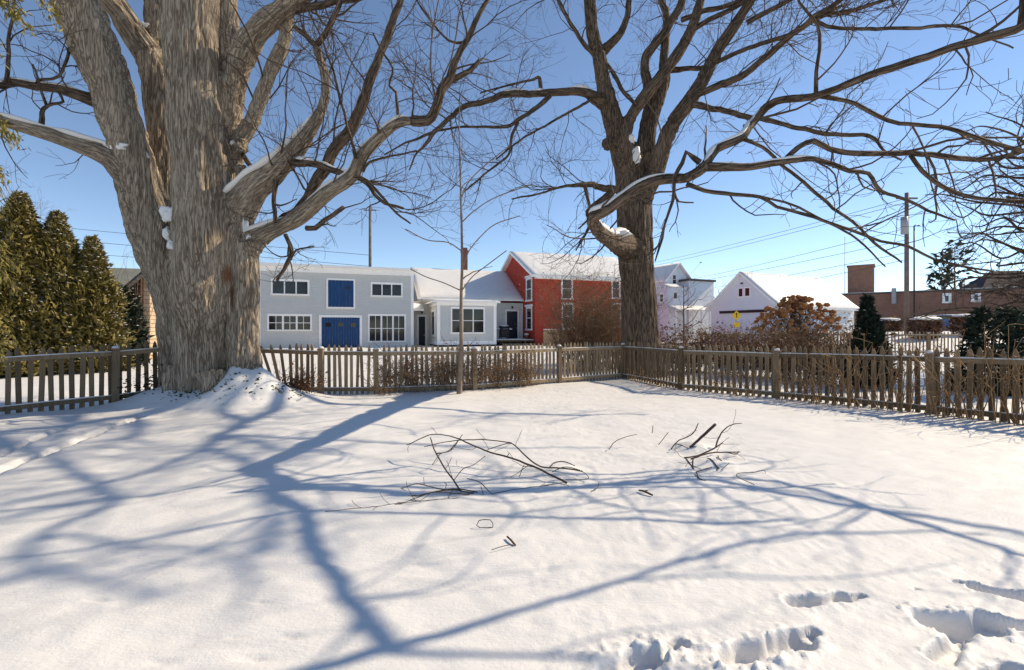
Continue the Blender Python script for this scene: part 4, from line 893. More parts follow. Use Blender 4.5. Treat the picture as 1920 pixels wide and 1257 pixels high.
far_tree('slender bare tree in front of the pale white house', 1282, 505, 30, 1.9, .5, 7, rb=.07, ln=.7, nb=6)
# dense spreading tree at the right edge
rR = np.random.default_rng(41)
b0 = at(2090, 700, 17.5); trunk = np.array([[b0[0], 17.5, -.2 + t * 7.5, .34 * (1 - .6 * t)] for t in np.linspace(0, 1, 7)]); br = []
for k in range(60):
    t = rR.uniform(.15, .98); p = np.array([b0[0], 17.5, -.2 + 7.5 * t]); a = rR.uniform(2.3, 4.1); Lq = rR.uniform(4.6, 7.0) * (1.1 - .3 * t); d = np.array([math.cos(a), math.sin(a) * .9, rR.uniform(-.1, .75)])
    br.append(np.array([[*(p + d * Lq * u + np.array([0, 0, -.25 * Lq * u * u * (1.2 - t)]) + rR.normal(size=3) * .06 * Lq * u), .075 * (1 - .85 * u) + .004] for u in np.linspace(0, 1, 7)]))
simple_tree('bare_tree', 'dense fine-twigged bare tree hanging in from the right edge of the picture', 'tree', (b0[0], 17.5, 0), trunk, .62, .85, M['twig'], None, rR, br, 3, M['bark_dark'], .02, .3, 'crown', .5)

# ---- evergreens
def conifer(name, label, cat, base, H_, R_, n, mat, seed, size=.16, snow=.06, group=None, prof=.75, trunkm=None, upd=.9, sx=1.0):
    r = np.random.default_rng(seed); b = np.array(base, float); T_ = thing(name, label, cat, base, group)
    obj('trunk', MB().tube([b, b + [0, 0, H_ * .5], b + [0, 0, H_ * .93]], [R_ * .07 + .03, R_ * .04 + .02, .01], 8), M['bark_dark'], T_)
    h = r.random(n) ** 1.25 * .98; th = r.random(n) * 2 * np.pi; lob = 1 + .34 * nz(np.stack([np.cos(th) * 1.7, np.sin(th) * 1.7, h * H_ * 1.1], 1), seed) + .24 * nz(np.stack([np.cos(th) * 4, np.sin(th) * 4, h * H_ * 2.8], 1), seed + 1)
    rad = R_ * (1 - h) ** prof * (1 - .30 * np.exp(-h * 14)) * lob * (1 - .6 * r.random(n) ** 2.0) * (1 + .28 * (r.random(n) < .05)) + .02
    o = np.stack([np.cos(th), np.sin(th), np.zeros(n)], 1); c = b + o * rad[:, None] * np.array([1, sx, 1]); c[:, 2] = b[2] + .05 + h * H_ + r.normal(size=n) * .05
    d = o * r.uniform(.3, 1.0, n)[:, None] + r.normal(size=(n, 3)) * .4; d[:, 2] += upd * r.uniform(.1, 1, n); d /= np.linalg.norm(d, axis=1)[:, None]
    s = np.cross(d, r.normal(size=(n, 3))); s /= np.linalg.norm(s, axis=1)[:, None]; L_ = size * r.uniform(.5, 1.4, n)[:, None]; w = L_ * .24
    V = np.stack([c - d * L_ * .5, c + s * w, c + d * L_, c - s * w], 1); mb = MB(); mb.add(V, [np.arange(n * 4).reshape(-1, 4)]); obj('foliage', mb, mat, T_, smooth=False)
    m = r.random(n) < snow * (.5 + 1.6 * (nz(c * 1.3, seed + 4) > 0)); m &= (rad > R_ * (1 - h) ** prof * .62)
    if m.any():
        cc = c[m] + d[m] * L_[m] * .5; k = len(cc); u = o[m] + r.normal(size=(k, 3)) * .3; u[:, 2] *= .3; u /= np.linalg.norm(u, axis=1)[:, None]; v = np.cross(u, [0, 0, 1.0]); sz = size * r.uniform(.2, .55, k)[:, None]; up = np.array([0, 0, 1.0]) * sz * .25
        V = np.stack([cc - u * sz, cc + v * sz * .7, cc + u * sz, cc - v * sz * .7, cc + up], 1); I = np.arange(k)[:, None] * 5
        mb = MB(); mb.add(V, [np.concatenate([I + [0, 1, 4], I + [1, 2, 4], I + [2, 3, 4], I + [3, 0, 4], ]), np.concatenate([I + [3, 2, 1, 0]])]); obj('snow', mb, M['snow'], T_)
    return T_
gA = 'arborvitae in a row at the left'
for i, (px, py, D, R_, n, lab) in enumerate(((38, 365, 17.0, 1.75, 26000, 'tallest olive green arborvitae, at the left edge of the picture, flecked with snow'), (108, 400, 17.6, 1.5, 22000, 'middle arborvitae of the row at left, snow flecked, between a taller and a shorter one'), (173, 448, 18.0, 1.3, 17000, 'shortest arborvitae of the row, nearest to the big maple'))):
    p = at(px, py, D); conifer('arborvitae', lab, 'tree', (p[0], D, -.05), p[2] + .05, R_, n, M['cedar'], 50 + i, .165, .07, gA, .84)
p = at(226, 540, 20); conifer('evergreen_shrub', 'nearly black evergreen shrub between the shortest arborvitae and the stone house', 'shrub', (p[0], 20, 0), p[2], .95, 4200, M['spruce'], 61, .2, .04, None, .45)
p = at(1626, 560, 13.2); conifer('conifer', 'small dark cone-shaped conifer right behind the right fence', 'tree', (p[0], 13.2, -.05), p[2] + .05, .62, 5200, M['spruce'], 62, .13, .012, None, 1.0)
p = at(1862, 585, 11.6); conifer('evergreen_shrub', 'broad dark evergreen shrub with snow on its leaves behind the right fence', 'shrub', (p[0], 11.6, -.05), p[2] + .05, .78, 4200, M['spruce'], 63, .12, .05, None, .22, None, .3)
p = at(1900, 592, 12.4); conifer('evergreen_shrub', 'dark evergreen shrub at the right edge, behind the broad snowy one', 'shrub', (p[0] + .9, 12.4, -.05), p[2] + .1, .7, 3000, M['spruce'], 64, .12, .05, None, .25, None, .3)
for i, (px, py, D, w) in enumerate(((1790, 448, 74, 2.6), (1766, 470, 78, 2.0))):
    p = at(px, py, D); conifer('pine_tree', ('tall sparse pine behind the brick building, the taller of two', 'shorter sparse pine behind the brick building')[i], 'tree', (p[0], D, .8), p[2] - .8, w, 330, M['spruce'], 70 + i, .9, 0, 'pines behind the brick building', .3, None, .1)
# foreground cedar whose drooping sprays hang in at the left edge
cb = np.array([-6.6, 4.7, 0]); CT = thing('cedar_tree', 'near yellow green cedar whose drooping sprays hang in at the left edge', 'tree', tuple(cb))
obj('trunk', MB().tube([cb + [0, 0, -.2], cb + [.05, 0, 3], cb + [0, 0, 7.5]], [.2, .14, .03], 10), M['bark_dark'], CT); rC = np.random.default_rng(5); V = []; tw = []
def spray(p0, p1, n, wid):
    p0, p1 = np.array(p0), np.array(p1); ax = (p1 - p0); q = np.array([p0 + ax * t + np.array([0, 0, -.14 * t * t]) for t in np.linspace(0, 1, 6)]); tw.append((q, np.linspace(.008, .003, 6)))
    for _ in range(n):
        t = rC.random() ** .7; c = p0 + ax * t + np.array([0, 0, -.14 * t * t]); d = ax / np.linalg.norm(ax) * .6 + rC.normal(size=3) * .5; d[2] -= .55; d /= np.linalg.norm(d); L_ = rC.uniform(.035, .085) * wid; s = np.cross(d, rC.normal(size=3)); s /= np.linalg.norm(s); s *= L_ * .13
        c = c + rC.normal(size=3) * .03; V.extend([c, c + d * L_ * .5 + s, c + d * L_, c + d * L_ * .5 - s])
for (x0, y0, x1, y1, D, n) in ((-60, -70, 30, 5, 4.6, 330), (-20, -70, 50, 25, 4.7, 130), (20, -90, 96, 6, 4.9, 130), (60, -90, 112, 22, 5.0, 70), (-40, 205, 22, 232, 4.6, 190), (-40, 225, 30, 246, 4.7, 80), (-50, 50, 4, 80, 4.5, 90), (-60, 260, -4, 300, 4.5, 120), (-40, 320, 2, 352, 4.6, 60),
        (-50, 420, 26, 470, 4.6, 130), (-50, 460, 36, 520, 4.7, 110), (-50, 560, 18, 615, 4.6, 110), (-60, 610, 6, 650, 4.5, 80), (-50, 250, 14, 330, 4.5, 40)):
    spray(at(x0, y0, D), at(x1, y1, D * .99), n, 1.0)
for _ in range(240):
    h = rC.uniform(.6, 7); th = rC.uniform(0, 6.28); L_ = (1.7 - .2 * h) * rC.uniform(.5, .85); p0 = cb + [0, 0, h]; p1 = p0 + np.array([math.cos(th) * L_, math.sin(th) * L_, -.25])
    if p1[0] / p1[1] > -1.085: continue
    spray(p0, p1, 26, 1.6)
obj('foliage', leaves_mesh(V), M['cedar_near'], CT, smooth=False); obj('limb', MB().tubes(tw, 3), M['twig_tan'], CT)

# ---- bare thickets, vines, dry stems, hydrangea
def thicket(name, label, cat, c, wx, wy, h, n, mat, seed, group=None, leaf=0, leafm=None, r0=.007, br=3, lean=.25, along=None, ls=.035):
    r = np.random.default_rng(seed); T_ = thing(name, label, cat, (c[0], c[1], gz(c[0], c[1])), group); tw = []; tips = []
    for _ in range(n):
        if along is not None: u = r.random(); x, y = np.array(along[0]) * (1 - u) + np.array(along[1]) * u + r.normal(size=2) * .12
        else: x, y = c[0] + r.uniform(-1, 1) * wx, c[1] + r.uniform(-1, 1) * wy
        p = np.array([x, y, gz(x, y) - .03]); d = np.array([r.normal() * lean, r.normal() * lean, 1.0]); H_ = h * r.uniform(.45, 1.1); q = [p]; m = 7
        for j in range(m - 1): d = d + r.normal(size=3) * .16; d[2] += .03; d /= np.linalg.norm(d); q.append(q[-1] + d * H_ / (m - 1))
        q = np.array(q); rr = np.linspace(r0 * r.uniform(.7, 1.3), .0035, m); tw.append((q, rr)); C = np.column_stack([q, rr])
        for _b in range(br):
            i = r.integers(2, m); d = np.array([*r.normal(size=2) * .8, r.uniform(.1, .9)]); L_ = h * r.uniform(.12, .4); b = [q[i]]
            for j in range(4): d = d + r.normal(size=3) * .25; b.append(b[-1] + d / np.linalg.norm(d) * L_ / 4)
            b = np.array(b); tw.append((b, np.linspace(.005, .003, 5))); tips += list(b[2:])
    if n <= 20:
        for _s in range(n): obj('stem', MB().tubes(tw[_s * (br + 1):(_s + 1) * (br + 1)], 5), mat, T_)
    else: obj('stem', MB().tubes(tw, 3), mat, T_)
    if leaf:
        t = np.array(tips); V = leaf_quads(leaf, lambda: t[r.integers(len(t))] + r.normal(size=3) * .03, ls, r); obj('leaves', leaves_mesh(V), leafm or M['deadleaf'], T_, smooth=False)
    return T_
q0 = at(1112, 640, 19); thicket('bare_shrub', 'tall tangle of bare tan stems hiding the right half of the red house', 'shrub', q0[:2], 1.35, .8, 3.7, 260, M['twig_tan'], 1, None, 900, M['straw'], .011, 11, .16, None, .05)
q0 = at(1150, 640, 22); thicket('bare_shrub', 'reddish bare bush close beside the second maple, before the red house', 'shrub', q0[:2], 1.2, .6, 3.3, 150, M['twig_red'], 2, None, 600, M['deadleaf'], .010, 10, .2, None, .05)
gS = 'leafless brown shrubs behind the right fence'
for i, (px, D, wx, h, n, lab) in enumerate(((1265, 17.5, .8, 1.6, 130, 'low russet shrub just right of the second maple trunk'), (1340, 17.5, .9, 1.6, 150, 'russet shrub below the yellow road sign'), (1420, 16, .9, 1.6, 150, 'russet shrub in front of the left end of the hydrangea'), (1500, 15, .9, 1.6, 150, 'russet shrub beneath the dried hydrangea heads'), (1560, 14, .7, 1.6, 110, 'russet shrub immediately left of the small dark conifer'))):
    q0 = at(px, 640, D); thicket('leafless_shrub', lab, 'shrub', q0[:2], wx, .6, h, n, M['twig_tan'] if i % 2 else M['twig_red'], 20 + i, gS, 1500, M['deadleaf'] if i % 2 else M['straw'], .008, 9, .34, None, .055)
q0 = at(252, 650, 21); thicket('bare_shrub', 'vase-shaped bare shrub of thick tan stems before the stone house', 'shrub', q0[:2], .12, .12, 4.6, 15, M['twig_tan'], 9, None, 0, None, .022, 4, .2)
q0 = at(1700, 640, 19); thicket('leafless_shrub', 'low yellowish brush between the dark conifer and the distant fence', 'shrub', q0[:2], 1.6, .8, .9, 60, M['straw'], 30, gS, 150, M['straw'], .005, 5, .35)
gV = 'dry vines on the back fence'
for i, (a, b, n, h, lab) in enumerate((((-3.3, 11.75), (-2.2, 12.25), 95, 1.15, 'tan dry vines on the back fence, left of the sapling'), ((-2.1, 12.2), (-.9, 12.75), 120, 1.2, 'thick dry vines over the pickets around the sapling'), ((-.7, 12.8), (.6, 13.55), 100, 1.15, 'dry leafy vines on the back fence, right of the sapling'))):
    thicket('vine', lab, 'vine', ((a[0] + b[0]) / 2, (a[1] + b[1]) / 2 + .3), 0, 0, h, n, M['twig_tan'], 40 + i, gV, 620, M['deadleaf'], .009, 8, .4, [(a[0], a[1] + .25), (b[0], b[1] + .25)], .03)
thicket('weed_clump', 'small dry weeds at the snow line below the second post of the back fence', 'weeds', (-3.15, 11.55), .25, .12, .4, 16, M['straw'], 46, None, 40, M['deadleaf'], .005, 2, .4)
gD = 'dry stems along the right fence'
fr = [np.array(CORNER), np.array([4.46, 12.7]), np.array([6.07, 11.0]), np.array([7.62, 8.7]), np.array([9.15, 6.3])]
for i, (s, t0, t1, n, h, lab) in enumerate(((0, .3, .95, 30, .5, 'short dry weeds at the foot of the right fence near the corner'), (1, .05, .95, 47, .6, 'sparse dry weeds between the second and third post of the right fence'), (2, .02, .35, 22, .95, 'dry stems just right of the third post of the right fence'), (2, .38, .7, 30, 1.5, 'tall dry stems in front of the small dark conifer'), (2, .72, 1.05, 33, 1.35, 'dry stems crowding the thick post right of the conifer'), (3, .08, .35, 28, 1.6, 'tallest dry stems, standing before the broad snowy evergreen'), (3, .36, .66, 22, 1.4, 'dry stems at the right edge of the picture'))):
    a = fr[s] * (1 - t0) + fr[s + 1] * t0; b = fr[s] * (1 - t1) + fr[s + 1] * t1; off = np.array([-.28, -.18])
    thicket('dry_stem_clump', lab, 'dry stems', (a + b) / 2 + off, 0, 0, h, n, plain('dry_stalk', (.30, .185, .09), .8, .3, 4) if i == 0 else bpy.data.materials['dry_stalk'], 80 + i, gD, 40, M['deadleaf'], .010, 2, .10, [tuple(a + off), tuple(b + off)])
# dried hydrangea
hb = at(1495, 640, 21); HB = thing('hydrangea', 'large hydrangea with tan dried flower heads in front of the white garage', 'shrub', (hb[0], 21, 0)); rH = np.random.default_rng(13); tw = []; hm = []
for k in range(3): mm = MB().blob((0, 0, 0), (.11, .11, .075), k + 5, 3, .42, 3.4).mesh('flower_head'); mm.materials.append(M['flower']); hm.append(mm)
cnt = 0
for _ in range(330):
    a = rH.uniform(0, 6.28); el = rH.uniform(.15, 1.5); tip = np.array([hb[0] + 1.95 * math.cos(a) * math.cos(el), 21 + 1.3 * math.sin(a) * math.cos(el), 1.1 + 1.75 * math.sin(el) * rH.uniform(.85, 1.06)]); p0 = np.array([hb[0] + rH.normal() * .35, 21 + rH.normal() * .3, -.05])
    q = np.array([p0 + (tip - p0) * t + np.array([0, 0, .5 * t * (1 - t)]) + rH.normal(size=3) * .05 * t * (1 - t) * 4 for t in np.linspace(0, 1, 8)]); tw.append((q, np.linspace(.011, .005, 8)))
    for j in range(3):
        i = rH.integers(3, 8); d = np.array([rH.normal(), rH.normal(), .6]) * .22; tw.append((np.array([q[i] + d * t + rH.normal(size=3) * .02 for t in np.linspace(0, 1, 4)]), np.linspace(.006, .003, 4)))
    if cnt < 99 and (el > .5 or rH.random() < .3):
        o = bpy.data.objects.new('flower_head', hm[cnt % 3]); COL.objects.link(o); o.parent = HB; o.location = tip - np.array([hb[0], 21, 0]); o.rotation_euler = (rH.normal() * .4, rH.normal() * .4, rH.uniform(0, 6.28)); s_ = rH.uniform(.7, 1.35); o.scale = (s_, s_, s_); cnt += 1
obj('stem', MB().tubes(tw, 3), M['twig'], HB)
mb = MB()
for k in range(170):
    a = rH.uniform(0, 6.28); el = rH.uniform(.25, 1.5); f = rH.uniform(.8, 1.0); w = rH.uniform(.06, .11)
    mb.blob((hb[0] + 1.95 * f * math.cos(a) * math.cos(el), 21 + 1.3 * f * math.sin(a) * math.cos(el), 1.05 + 1.7 * f * math.sin(el)), (w, w, w * .7), k, 2, .4, 3.0)
tag(obj('flower_heads', mb, M['flower'], HB), kind='stuff')
q0 = at(1590, 640, 23); thicket('leafless_shrub', 'orange brown shrub behind the tip of the dark conifer', 'shrub', q0[:2], .5, .4, 2.4, 34, M['straw'], 99, gS, 260, plain('orange_leaf', (.42, .19, .05), .8), .007, 6, .2, None, .06)

# ------------------------------------------------------------------ street furniture and vehicles beyond the far fence
def pole(name, label, px, pb, pt, D, r, z0, extra=None):
    p = at(px, pb, D); t = at(px, pt, D); T_ = thing(name, label, 'pole', (p[0], D, z0)); obj('shaft', MB().tube([(p[0], D, z0 - .3), (p[0], D, (z0 + t[2]) / 2), (p[0], D, t[2])], [r, r * .88, r * .75], 10), M['poletimber'], T_); return T_, p[0], t[2]
UP, ux, uz = pole('utility_pole', 'tall timber utility pole with a grey transformer in front of the brick building', 1700, 618, 362, 42, .2, 1.1)
obj('transformer', MB().tube([(ux - .32, 41.85, at(0, 440, 42)[2]), (ux - .32, 41.85, at(0, 408, 42)[2])], .27, 14), M['metal'], UP)
obj('crossarm', MB().box(ux - .9, ux + .9, 41.9, 42.05, uz - .55, uz - .42), M['poletimber'], UP, smooth=False)
LP, lx, lz = pole('utility_pole', 'thin timber utility pole rising behind the grey carriage house', 694, 600, 387, 53, .19, 0)
obj('crossarm', MB().box(lx - .7, lx + .7, 52.9, 53.0, lz - .5, lz - .4), M['poletimber'], LP, smooth=False)
p = at(1714, 600, 57); t = at(1714, 424, 57); SL = thing('street_lamp', 'thin dark street lamp with short arm beside the timber pole', 'street lamp', (p[0], 57, 1.2))
obj('post', MB().tube([(p[0], 57, 1.0), (p[0], 57, t[2])], [.1, .07], 8), M['black'], SL); obj('arm', MB().tube([(p[0], 57, t[2]), (p[0] + .15, 57, t[2] + .1), (p[0] + .5, 57, t[2] + .12)], .06, 6), M['black'], SL); obj('lamp_head', MB().blob((p[0] + .55, 57, t[2] + .08), (.2, .12, .08), 1, 2, .05), M['black'], SL)
def wire(label, a, b, sag, group, r=.018):
    a, b = np.array(a), np.array(b); t = np.linspace(0, 1, 30)[:, None]; P = a + (b - a) * t; P[:, 2] -= sag * 4 * (t * (1 - t))[:, 0]
    solo('overhead_wire', MB().tube(P, r, 4), M['wire'], label, 'wire', tuple(P[0]), group)
gW = 'overhead wires at the right'
for i, (x0, y0, yp, lab) in enumerate(((1225, 493, 372, 'highest overhead wire running left from the timber pole with the transformer'), (1228, 498, 380, 'second highest overhead wire, close under the top one at the right'), (1280, 527, 428, 'third overhead wire from the top, at mid height of the transformer pole'), (1250, 537, 450, 'fourth overhead wire from the top, just under the transformer'), (1290, 546, 474, 'fifth overhead wire from the top, crossing above the garage roof'), (1340, 556, 487, 'lowest overhead wire, crossing low over the garage roof'))):
    wire(lab, at(x0, y0, 92), at(1700, yp, 42), .25, gW, .022)
gW2 = 'overhead wires at the left'
for i, (x0, y0, x1, y1, lab) in enumerate(((122, 426, 252, 438, 'highest thin wire crossing the sky left of the big maple'), (136, 449, 257, 460, 'second thin wire from the top, left of the big maple'), (196, 477, 266, 482, 'third thin wire from the top, left of the big maple'), (206, 503, 277, 508, 'lowest dark wire left of the big maple, over the grey roof'))):
    k = (y1 - y0) / (x1 - x0); wire(lab, at(-200, y0 + k * (-200 - x0), 53), at(694, y0 + k * (694 - x0), 53), .1, gW2, .022)
# yellow road sign
p = at(1381, 592, 40); RS = thing('road_sign', 'yellow diamond road sign with a small plate below it in front of the garage', 'sign', (p[0], 40, 1.0)); zc = p[2]; s_ = .40
obj('post', MB().box(p[0] - .04, p[0] + .04, 40.03, 40.09, .4, zc + .4), M['metal'], RS, smooth=False)
pl = obj('sign_plate', MB().prism([(p[0], zc - s_), (p[0] + s_, zc), (p[0], zc + s_), (p[0] - s_, zc)], 39.99, 40.02), M['yellow'], RS, smooth=False)
ar = MB().box(p[0] - .03, p[0] + .03, 39.978, 39.988, zc - .2, zc + .12); ar.prism([(p[0] - .11, zc + .1), (p[0] + .11, zc + .1), (p[0], zc + .24)], 39.978, 39.988); obj('sign_symbol', ar, M['black'], pl, smooth=False)
obj('sign_panel', MB().box(p[0] - .2, p[0] + .24, 39.99, 40.02, zc - .98, zc - .58), M['yellow'], RS, smooth=False)
# snow covered hedges
gH = 'clipped hedges with snow on top'
for i, (x0, x1, yt, yb, D, lab) in enumerate(((1649, 1684, 599, 622, 46, 'low snowy hedge left of the timber pole'), (1709, 1760, 597, 625, 40, 'rounded snowy hedge right of the timber pole'), (1790, 1832, 592, 622, 42, 'snowy hedge right of the blue parked car'))):
    a = at(x0, yt, D); b = at(x1, yb, D); zg = gz(a[0], D); w = b[0] - a[0]; cx = (a[0] + b[0]) / 2; H_ = a[2] - zg; HG = thing('hedge', lab, 'hedge', (cx, D, zg), gH); r = np.random.default_rng(i)
    obj('foliage', leaves_mesh(leaf_quads(2600, lambda: (cx + r.uniform(-.5, .5) * w, D + r.uniform(-.6, .6), zg + H_ * r.random() ** .8 * .95), .13, r)), M['twig_red'], HG, smooth=False)
    obj('snow', MB().blob((cx, D, zg + H_ - .05), (w * .52, .7, .2), i, 3, .18, 2), M['snow'], HG)
def car(label, px, D, z0, mat, ang, cat='car'):
    p = at(px, 600, D); V_ = thing('parked_car', label, cat, (p[0], D, z0), 'cars parked by the brick building', ang)
    prof = [(-2.2, .35), (2.2, .35), (2.25, .75), (1.25, .95), (.65, 1.4), (-1.2, 1.45), (-1.95, .98), (-2.25, .85)]
    obj('body', MB().prism(prof, -.85, .85), mat, V_, True, False, .08)
    obj('side_window', MB().prism([(1.1, .98), (.6, 1.33), (-1.15, 1.37), (-1.75, 1.0)], -.862, -.851), M['glass'], V_, True, False)
    for (wx, wy) in ((-1.4, -.8), (1.4, -.8), (-1.4, .8), (1.4, .8)):
        w_ = obj('wheel', MB().tube([(wx, wy - .1, .33), (wx, wy + .1, .33)], .33, 18), M['black'], V_, True, False); obj('rim', MB().tube([(wx, wy - .115, .33), (wx, wy + .115, .33)], .19, 12), M['metal'], w_, True, False)
    for (lx_, nm) in ((2.2, 'headlight'), (-2.2, 'tail_light')):
        for s in (-.6, .6): obj(nm, MB().box(lx_ - .06, lx_ + .06, s - .14, s + .14, .68, .8), M['metal'] if nm == 'headlight' else M['redbrick'], V_, True, False)
    obj('snow', MB().blob((-.3, 0, 1.45), (.95, .75, .07), 3, 3, .15), M['snow'], V_, True)
car('blue parked car half hidden by hedges before the brick building', 1786, 50, gz(46.0, 50) + .25, M['carblue'], math.radians(-30)); car('dark blue parked car left of the blue one, mostly behind the rounded hedge', 1752, 53, gz(46.0, 53) + .25, M['carred'], math.radians(-30))

# ------------------------------------------------------------------ barbecue and pot on the deck
QW = 4.2
def wloc(x, y, z): w = uv(BO, A19, x, y); return np.array([w[0], w[1], z])
gx = W.px(945, 630, -(QW - 1.6))[0]; P0 = wloc(gx, QW - 1.6, .6)
BQ = thing('barbecue_grill', 'black barbecue grill on the deck with snow on its lid and side shelves', 'barbecue', tuple(P0), None, A19)
obj('cabinet', MB().box(-.4, .4, -.3, .3, .12, .85), M['black'], BQ, True, False, .02); obj('lid', MB().tube([(-.42, 0, .92), (.42, 0, .92)], .33, 16), M['black'], BQ, True, False)
obj('handle', MB().tube([(-.25, -.36, .95), (.25, -.36, .95)], .02, 8), M['metal'], BQ, True)
for s in (-1, 1):
    sh_ = obj('side_shelf', MB().box(s * .62 - .2, s * .62 + .2, -.25, .25, .83, .88), M['black'], BQ, True, False, .01); obj('snow', MB().blob((s * .62, 0, .93), (.22, .26, .09), s + 2, 3, .15), M['snow'], sh_, True)
    for y_ in (-.26, .26): obj('leg', MB().box(s * .36 - .03, s * .36 + .03, y_ - .03, y_ + .03, 0, .118), M['black'], BQ, True, False)
obj('snow', MB().blob((0, 0, 1.25), (.42, .28, .09), 2, 3, .12), M['snow'], BQ, True)
gx = W.px(992, 632, -(QW - 2.2))[0]; P0 = wloc(min(gx, bx + 3.7), QW - 2.2, .6)
FP = thing('flower_pot', 'snow-filled flower pot on the deck beside the red house', 'pot', tuple(P0)); c = np.array(P0)
obj('pot', MB().tube([c, c + [0, 0, .3], c + [0, 0, .36]], [.16, .23, .25], 14), M['chimney'], FP); obj('snow', MB().blob(c + [0, 0, .42], (.24, .24, .13), 3, 3, .15), M['snow'], FP)

# ------------------------------------------------------------------ sticks lying on the snow
def stick_thing(name, label, cat, paths, group=None, mat='twig', w0=None):
    P = [limb(t) for t in paths]; b = P[0][0, :3]; T_ = thing(name, label, cat, (b[0], b[1], gz(b[0], b[1])), group)
    for i, C in enumerate(P):
        Q = catmull(C, .03); Q[:, :3] += .004 * np.stack([nz(Q[:, :3] * 14 + 5 * k, k) for k in range(3)], 1); Q[:, 2] = np.maximum(Q[:, 2], ground(Q[:, 0], Q[:, 1]) + Q[:, 3] * .5)
        obj('stem' if i == 0 else 'twig', MB().tube(Q[:, :3], np.maximum(Q[:, 3] * .68, .0024), 6), M[mat], T_)
        if name != 'loose_twig' and len(Q) > 14:
            tw = []; grow(tw, np.column_stack([Q[:, :3], Q[:, 3] * .6]), 2, 3, rS, .55, .55, .15, .05); tw = [(p, r * .7) for p, r in tw]
            for p, r in tw: p[:, 2] = np.maximum(p[:, 2], ground(p[:, 0], p[:, 1]) + .003)
            if tw: obj('twig', MB().tubes(tw, 4), M[mat], T_)
    return T_
rS = np.random.default_rng(77)
stick_thing('fallen_branch', 'long arched fallen branch lying across the snow in the middle of the yard', 'branch', (
  "1063,906,6,4.68 1002,876,5.5,4.9 951,857,5 915,847,4.5 879,832,4 860,823,3.5,5.3 838,817,3 806,816,3 762,835,2.5,5.5",
  "1092,884,3,4.95 1075,881,4 1053,878,4,5.0 1017,876,4 992,861,4 973,843,3.5 959,832,3,5.3 944,834,2.5 908,846,2,5.3", "959,831,3,5.3 915,825,3 879,825,3 840,828,2.5 795,838,2,5.5",
  "1030,877,3,5.0 1040,868,3 1058,866,3 1078,874,2,4.95", "1035,885,2.5,4.9 1060,876,2.5 1088,882,2,4.9", "951,857,2.5,5.0 955,850,2,5.0", "862,823,2.5,5.3 842,845,2.5 825,852,2 810,873,2,5.0", "867,815,2,5.3 845,845,2 818,850,2,5.2",
  "983,872,2,4.95 973,895,2,4.85", "1090,882,2,4.9 1103,898,2,4.75 1060,900,1.5,4.75"))
stick_thing('fallen_branch', 'thin upright twig planted in the snow left of the arched branch', 'branch', ("866,923,4.5,4.42 849,899,4.5,4.45 835,880,4 824,861,4 814,843,3.5 807,820,3,4.5", "852,900,2.5,4.45 868,880,2.5 888,872,2 911,855,2,4.6", "820,852,2,4.5 845,845,2 852,832,1.5,4.5"))
stick_thing('twig_heap', 'flat heap of thin twigs at the foot of the upright twig', 'twigs', ("888,926,4.5,4.4 870,922,4 842,919,4 810,924,3.5 770,934,3,4.3", "895,923,3.5,4.4 860,917,3 830,918,3 795,910,2.5 776,908,2.5 752,918,2,4.5", "880,928,3,4.36 845,925,3 820,923,2.5 790,930,2 740,950,2,4.1", "876,898,2.5,4.5 898,904,2.5 910,914,2.5 921,926,2,4.38", "902,912,2,4.45 906,927,2,4.37", "921,926,1.8,4.38 980,917,1.5 1058,905,1.5,4.68", "860,934,1.6,4.27 760,948,1.5 690,960,1.5 610,963,1.2,3.9", "835,918,2,4.42 837,908,2 833,906,1.5,4.5"))
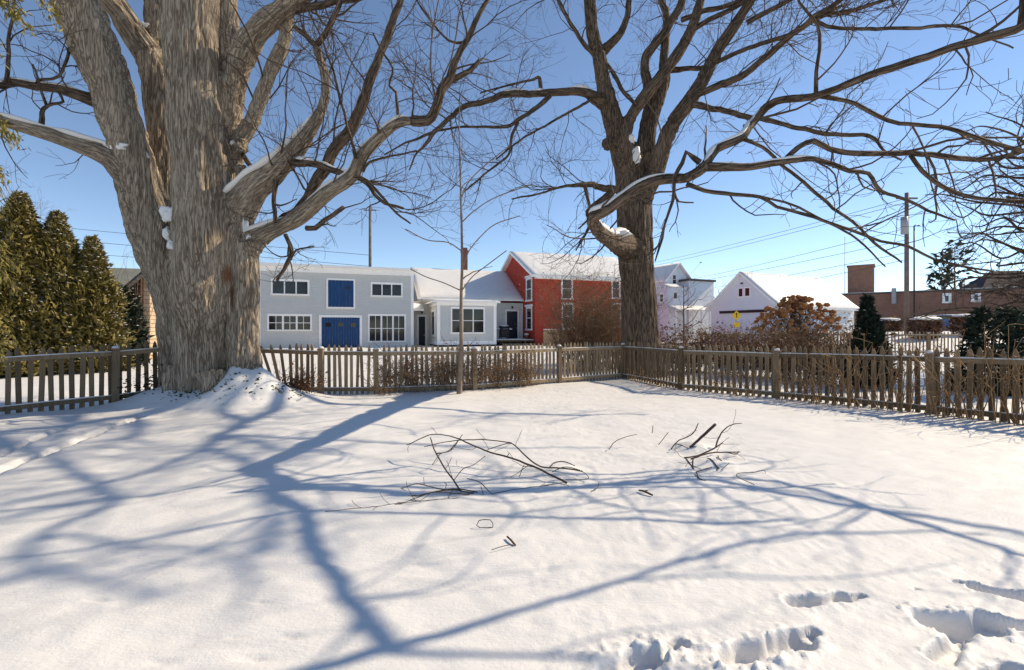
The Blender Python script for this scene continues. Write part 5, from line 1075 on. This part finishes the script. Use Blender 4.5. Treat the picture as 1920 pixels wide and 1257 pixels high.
stick_thing('branch_heap', 'dark heap of broken branches in the snow at right, with one thick slanting stick', 'branches', ("1294,841,6.5,6.0 1310,825,7 1325,811,7.5 1341,796,7.5,6.15", "1258,842,3,6.05 1272,827,3 1297,815,3,6.2 1310,794,2.5,6.2", "1342,838,4,6.1 1348,820,4,6.1 1358,805,3 1374,796,3 1391,794,2,6.2", "1283,859,4,5.65 1310,854,4 1340,840,4,5.8 1355,830,3,5.9",
  "1295,861,4,5.6 1330,850,4 1365,848,3.5 1388,848,2.5,5.8", "1300,864,3,5.6 1299,880,3,5.2", "1286,860,3,5.65 1292,875,3 1301,880,2.5,5.2", "1346,855,3,5.75 1353,870,3,5.4", "1258,843,3,6.0 1266,833,3 1280,836,2.5 1290,842,2,6.0", "1305,886,3.5,5.05 1312,898,3,4.85 1325,900,2,4.8", "1305,886,3,5.05 1335,876,2.5,5.2", "1362,848,3,5.8 1380,852,2.5 1385,846,2,5.8", "1325,862,2.5,5.6 1348,879,4,5.15"))
gT = 'small twigs lying loose on the snow'
for lab, ps in (('tiny twig bent into a ring on the snow', ("893,985,2.2,3.66 897,977,2.2 908,974,2.2 919,975,2.2 924,985,2.2 921,996,2.2 911,998,2.2 900,993,2.2 893,985,2,3.66",)), ('short thick stick with a thin twig beside it near the middle of the snow', ("951,1006,5,3.46 958,1013,6 966,1022,6,3.34", "922,1031,2,3.25 945,1024,2 965,1021,2,3.34")), ('hooked thin twig at right of the branch heap', ("1352,882,2,5.1 1368,868,2,5.2", "1381,893,2.2,4.9 1385,888,2 1410,886,2 1432,882,2,5.1 1436,887,1.5,5.05", "1381,893,2,4.9 1398,902,2 1414,909,2,4.65")),
      ('thin twig sticking up left of the branch heap', ("1142,843,2.2,6.0 1153,829,2.2,6.1 1172,820,2 1194,815,1.6,6.3",)), ('single short upright twig behind the branch heap', ("1223,813,2,6.9 1224,798,1.8,6.9",)), ('thin slanting twig just left of the branch heap', ("1235,834,2,6.25 1253,811,1.8,6.35",)), ('small curved twig right of the arched branch', ("1108,922,1.8,4.45 1120,915,2 1123,905,2,4.6",)), ('grey scrap of bark lying flat on the snow below the branch heap', ("1198,919,4,4.48 1210,923,6 1224,929,5,4.34", "1204,922,3,4.45 1214,920,3,4.46"))):
    stick_thing('loose_twig', lab, 'twig', ps, gT)
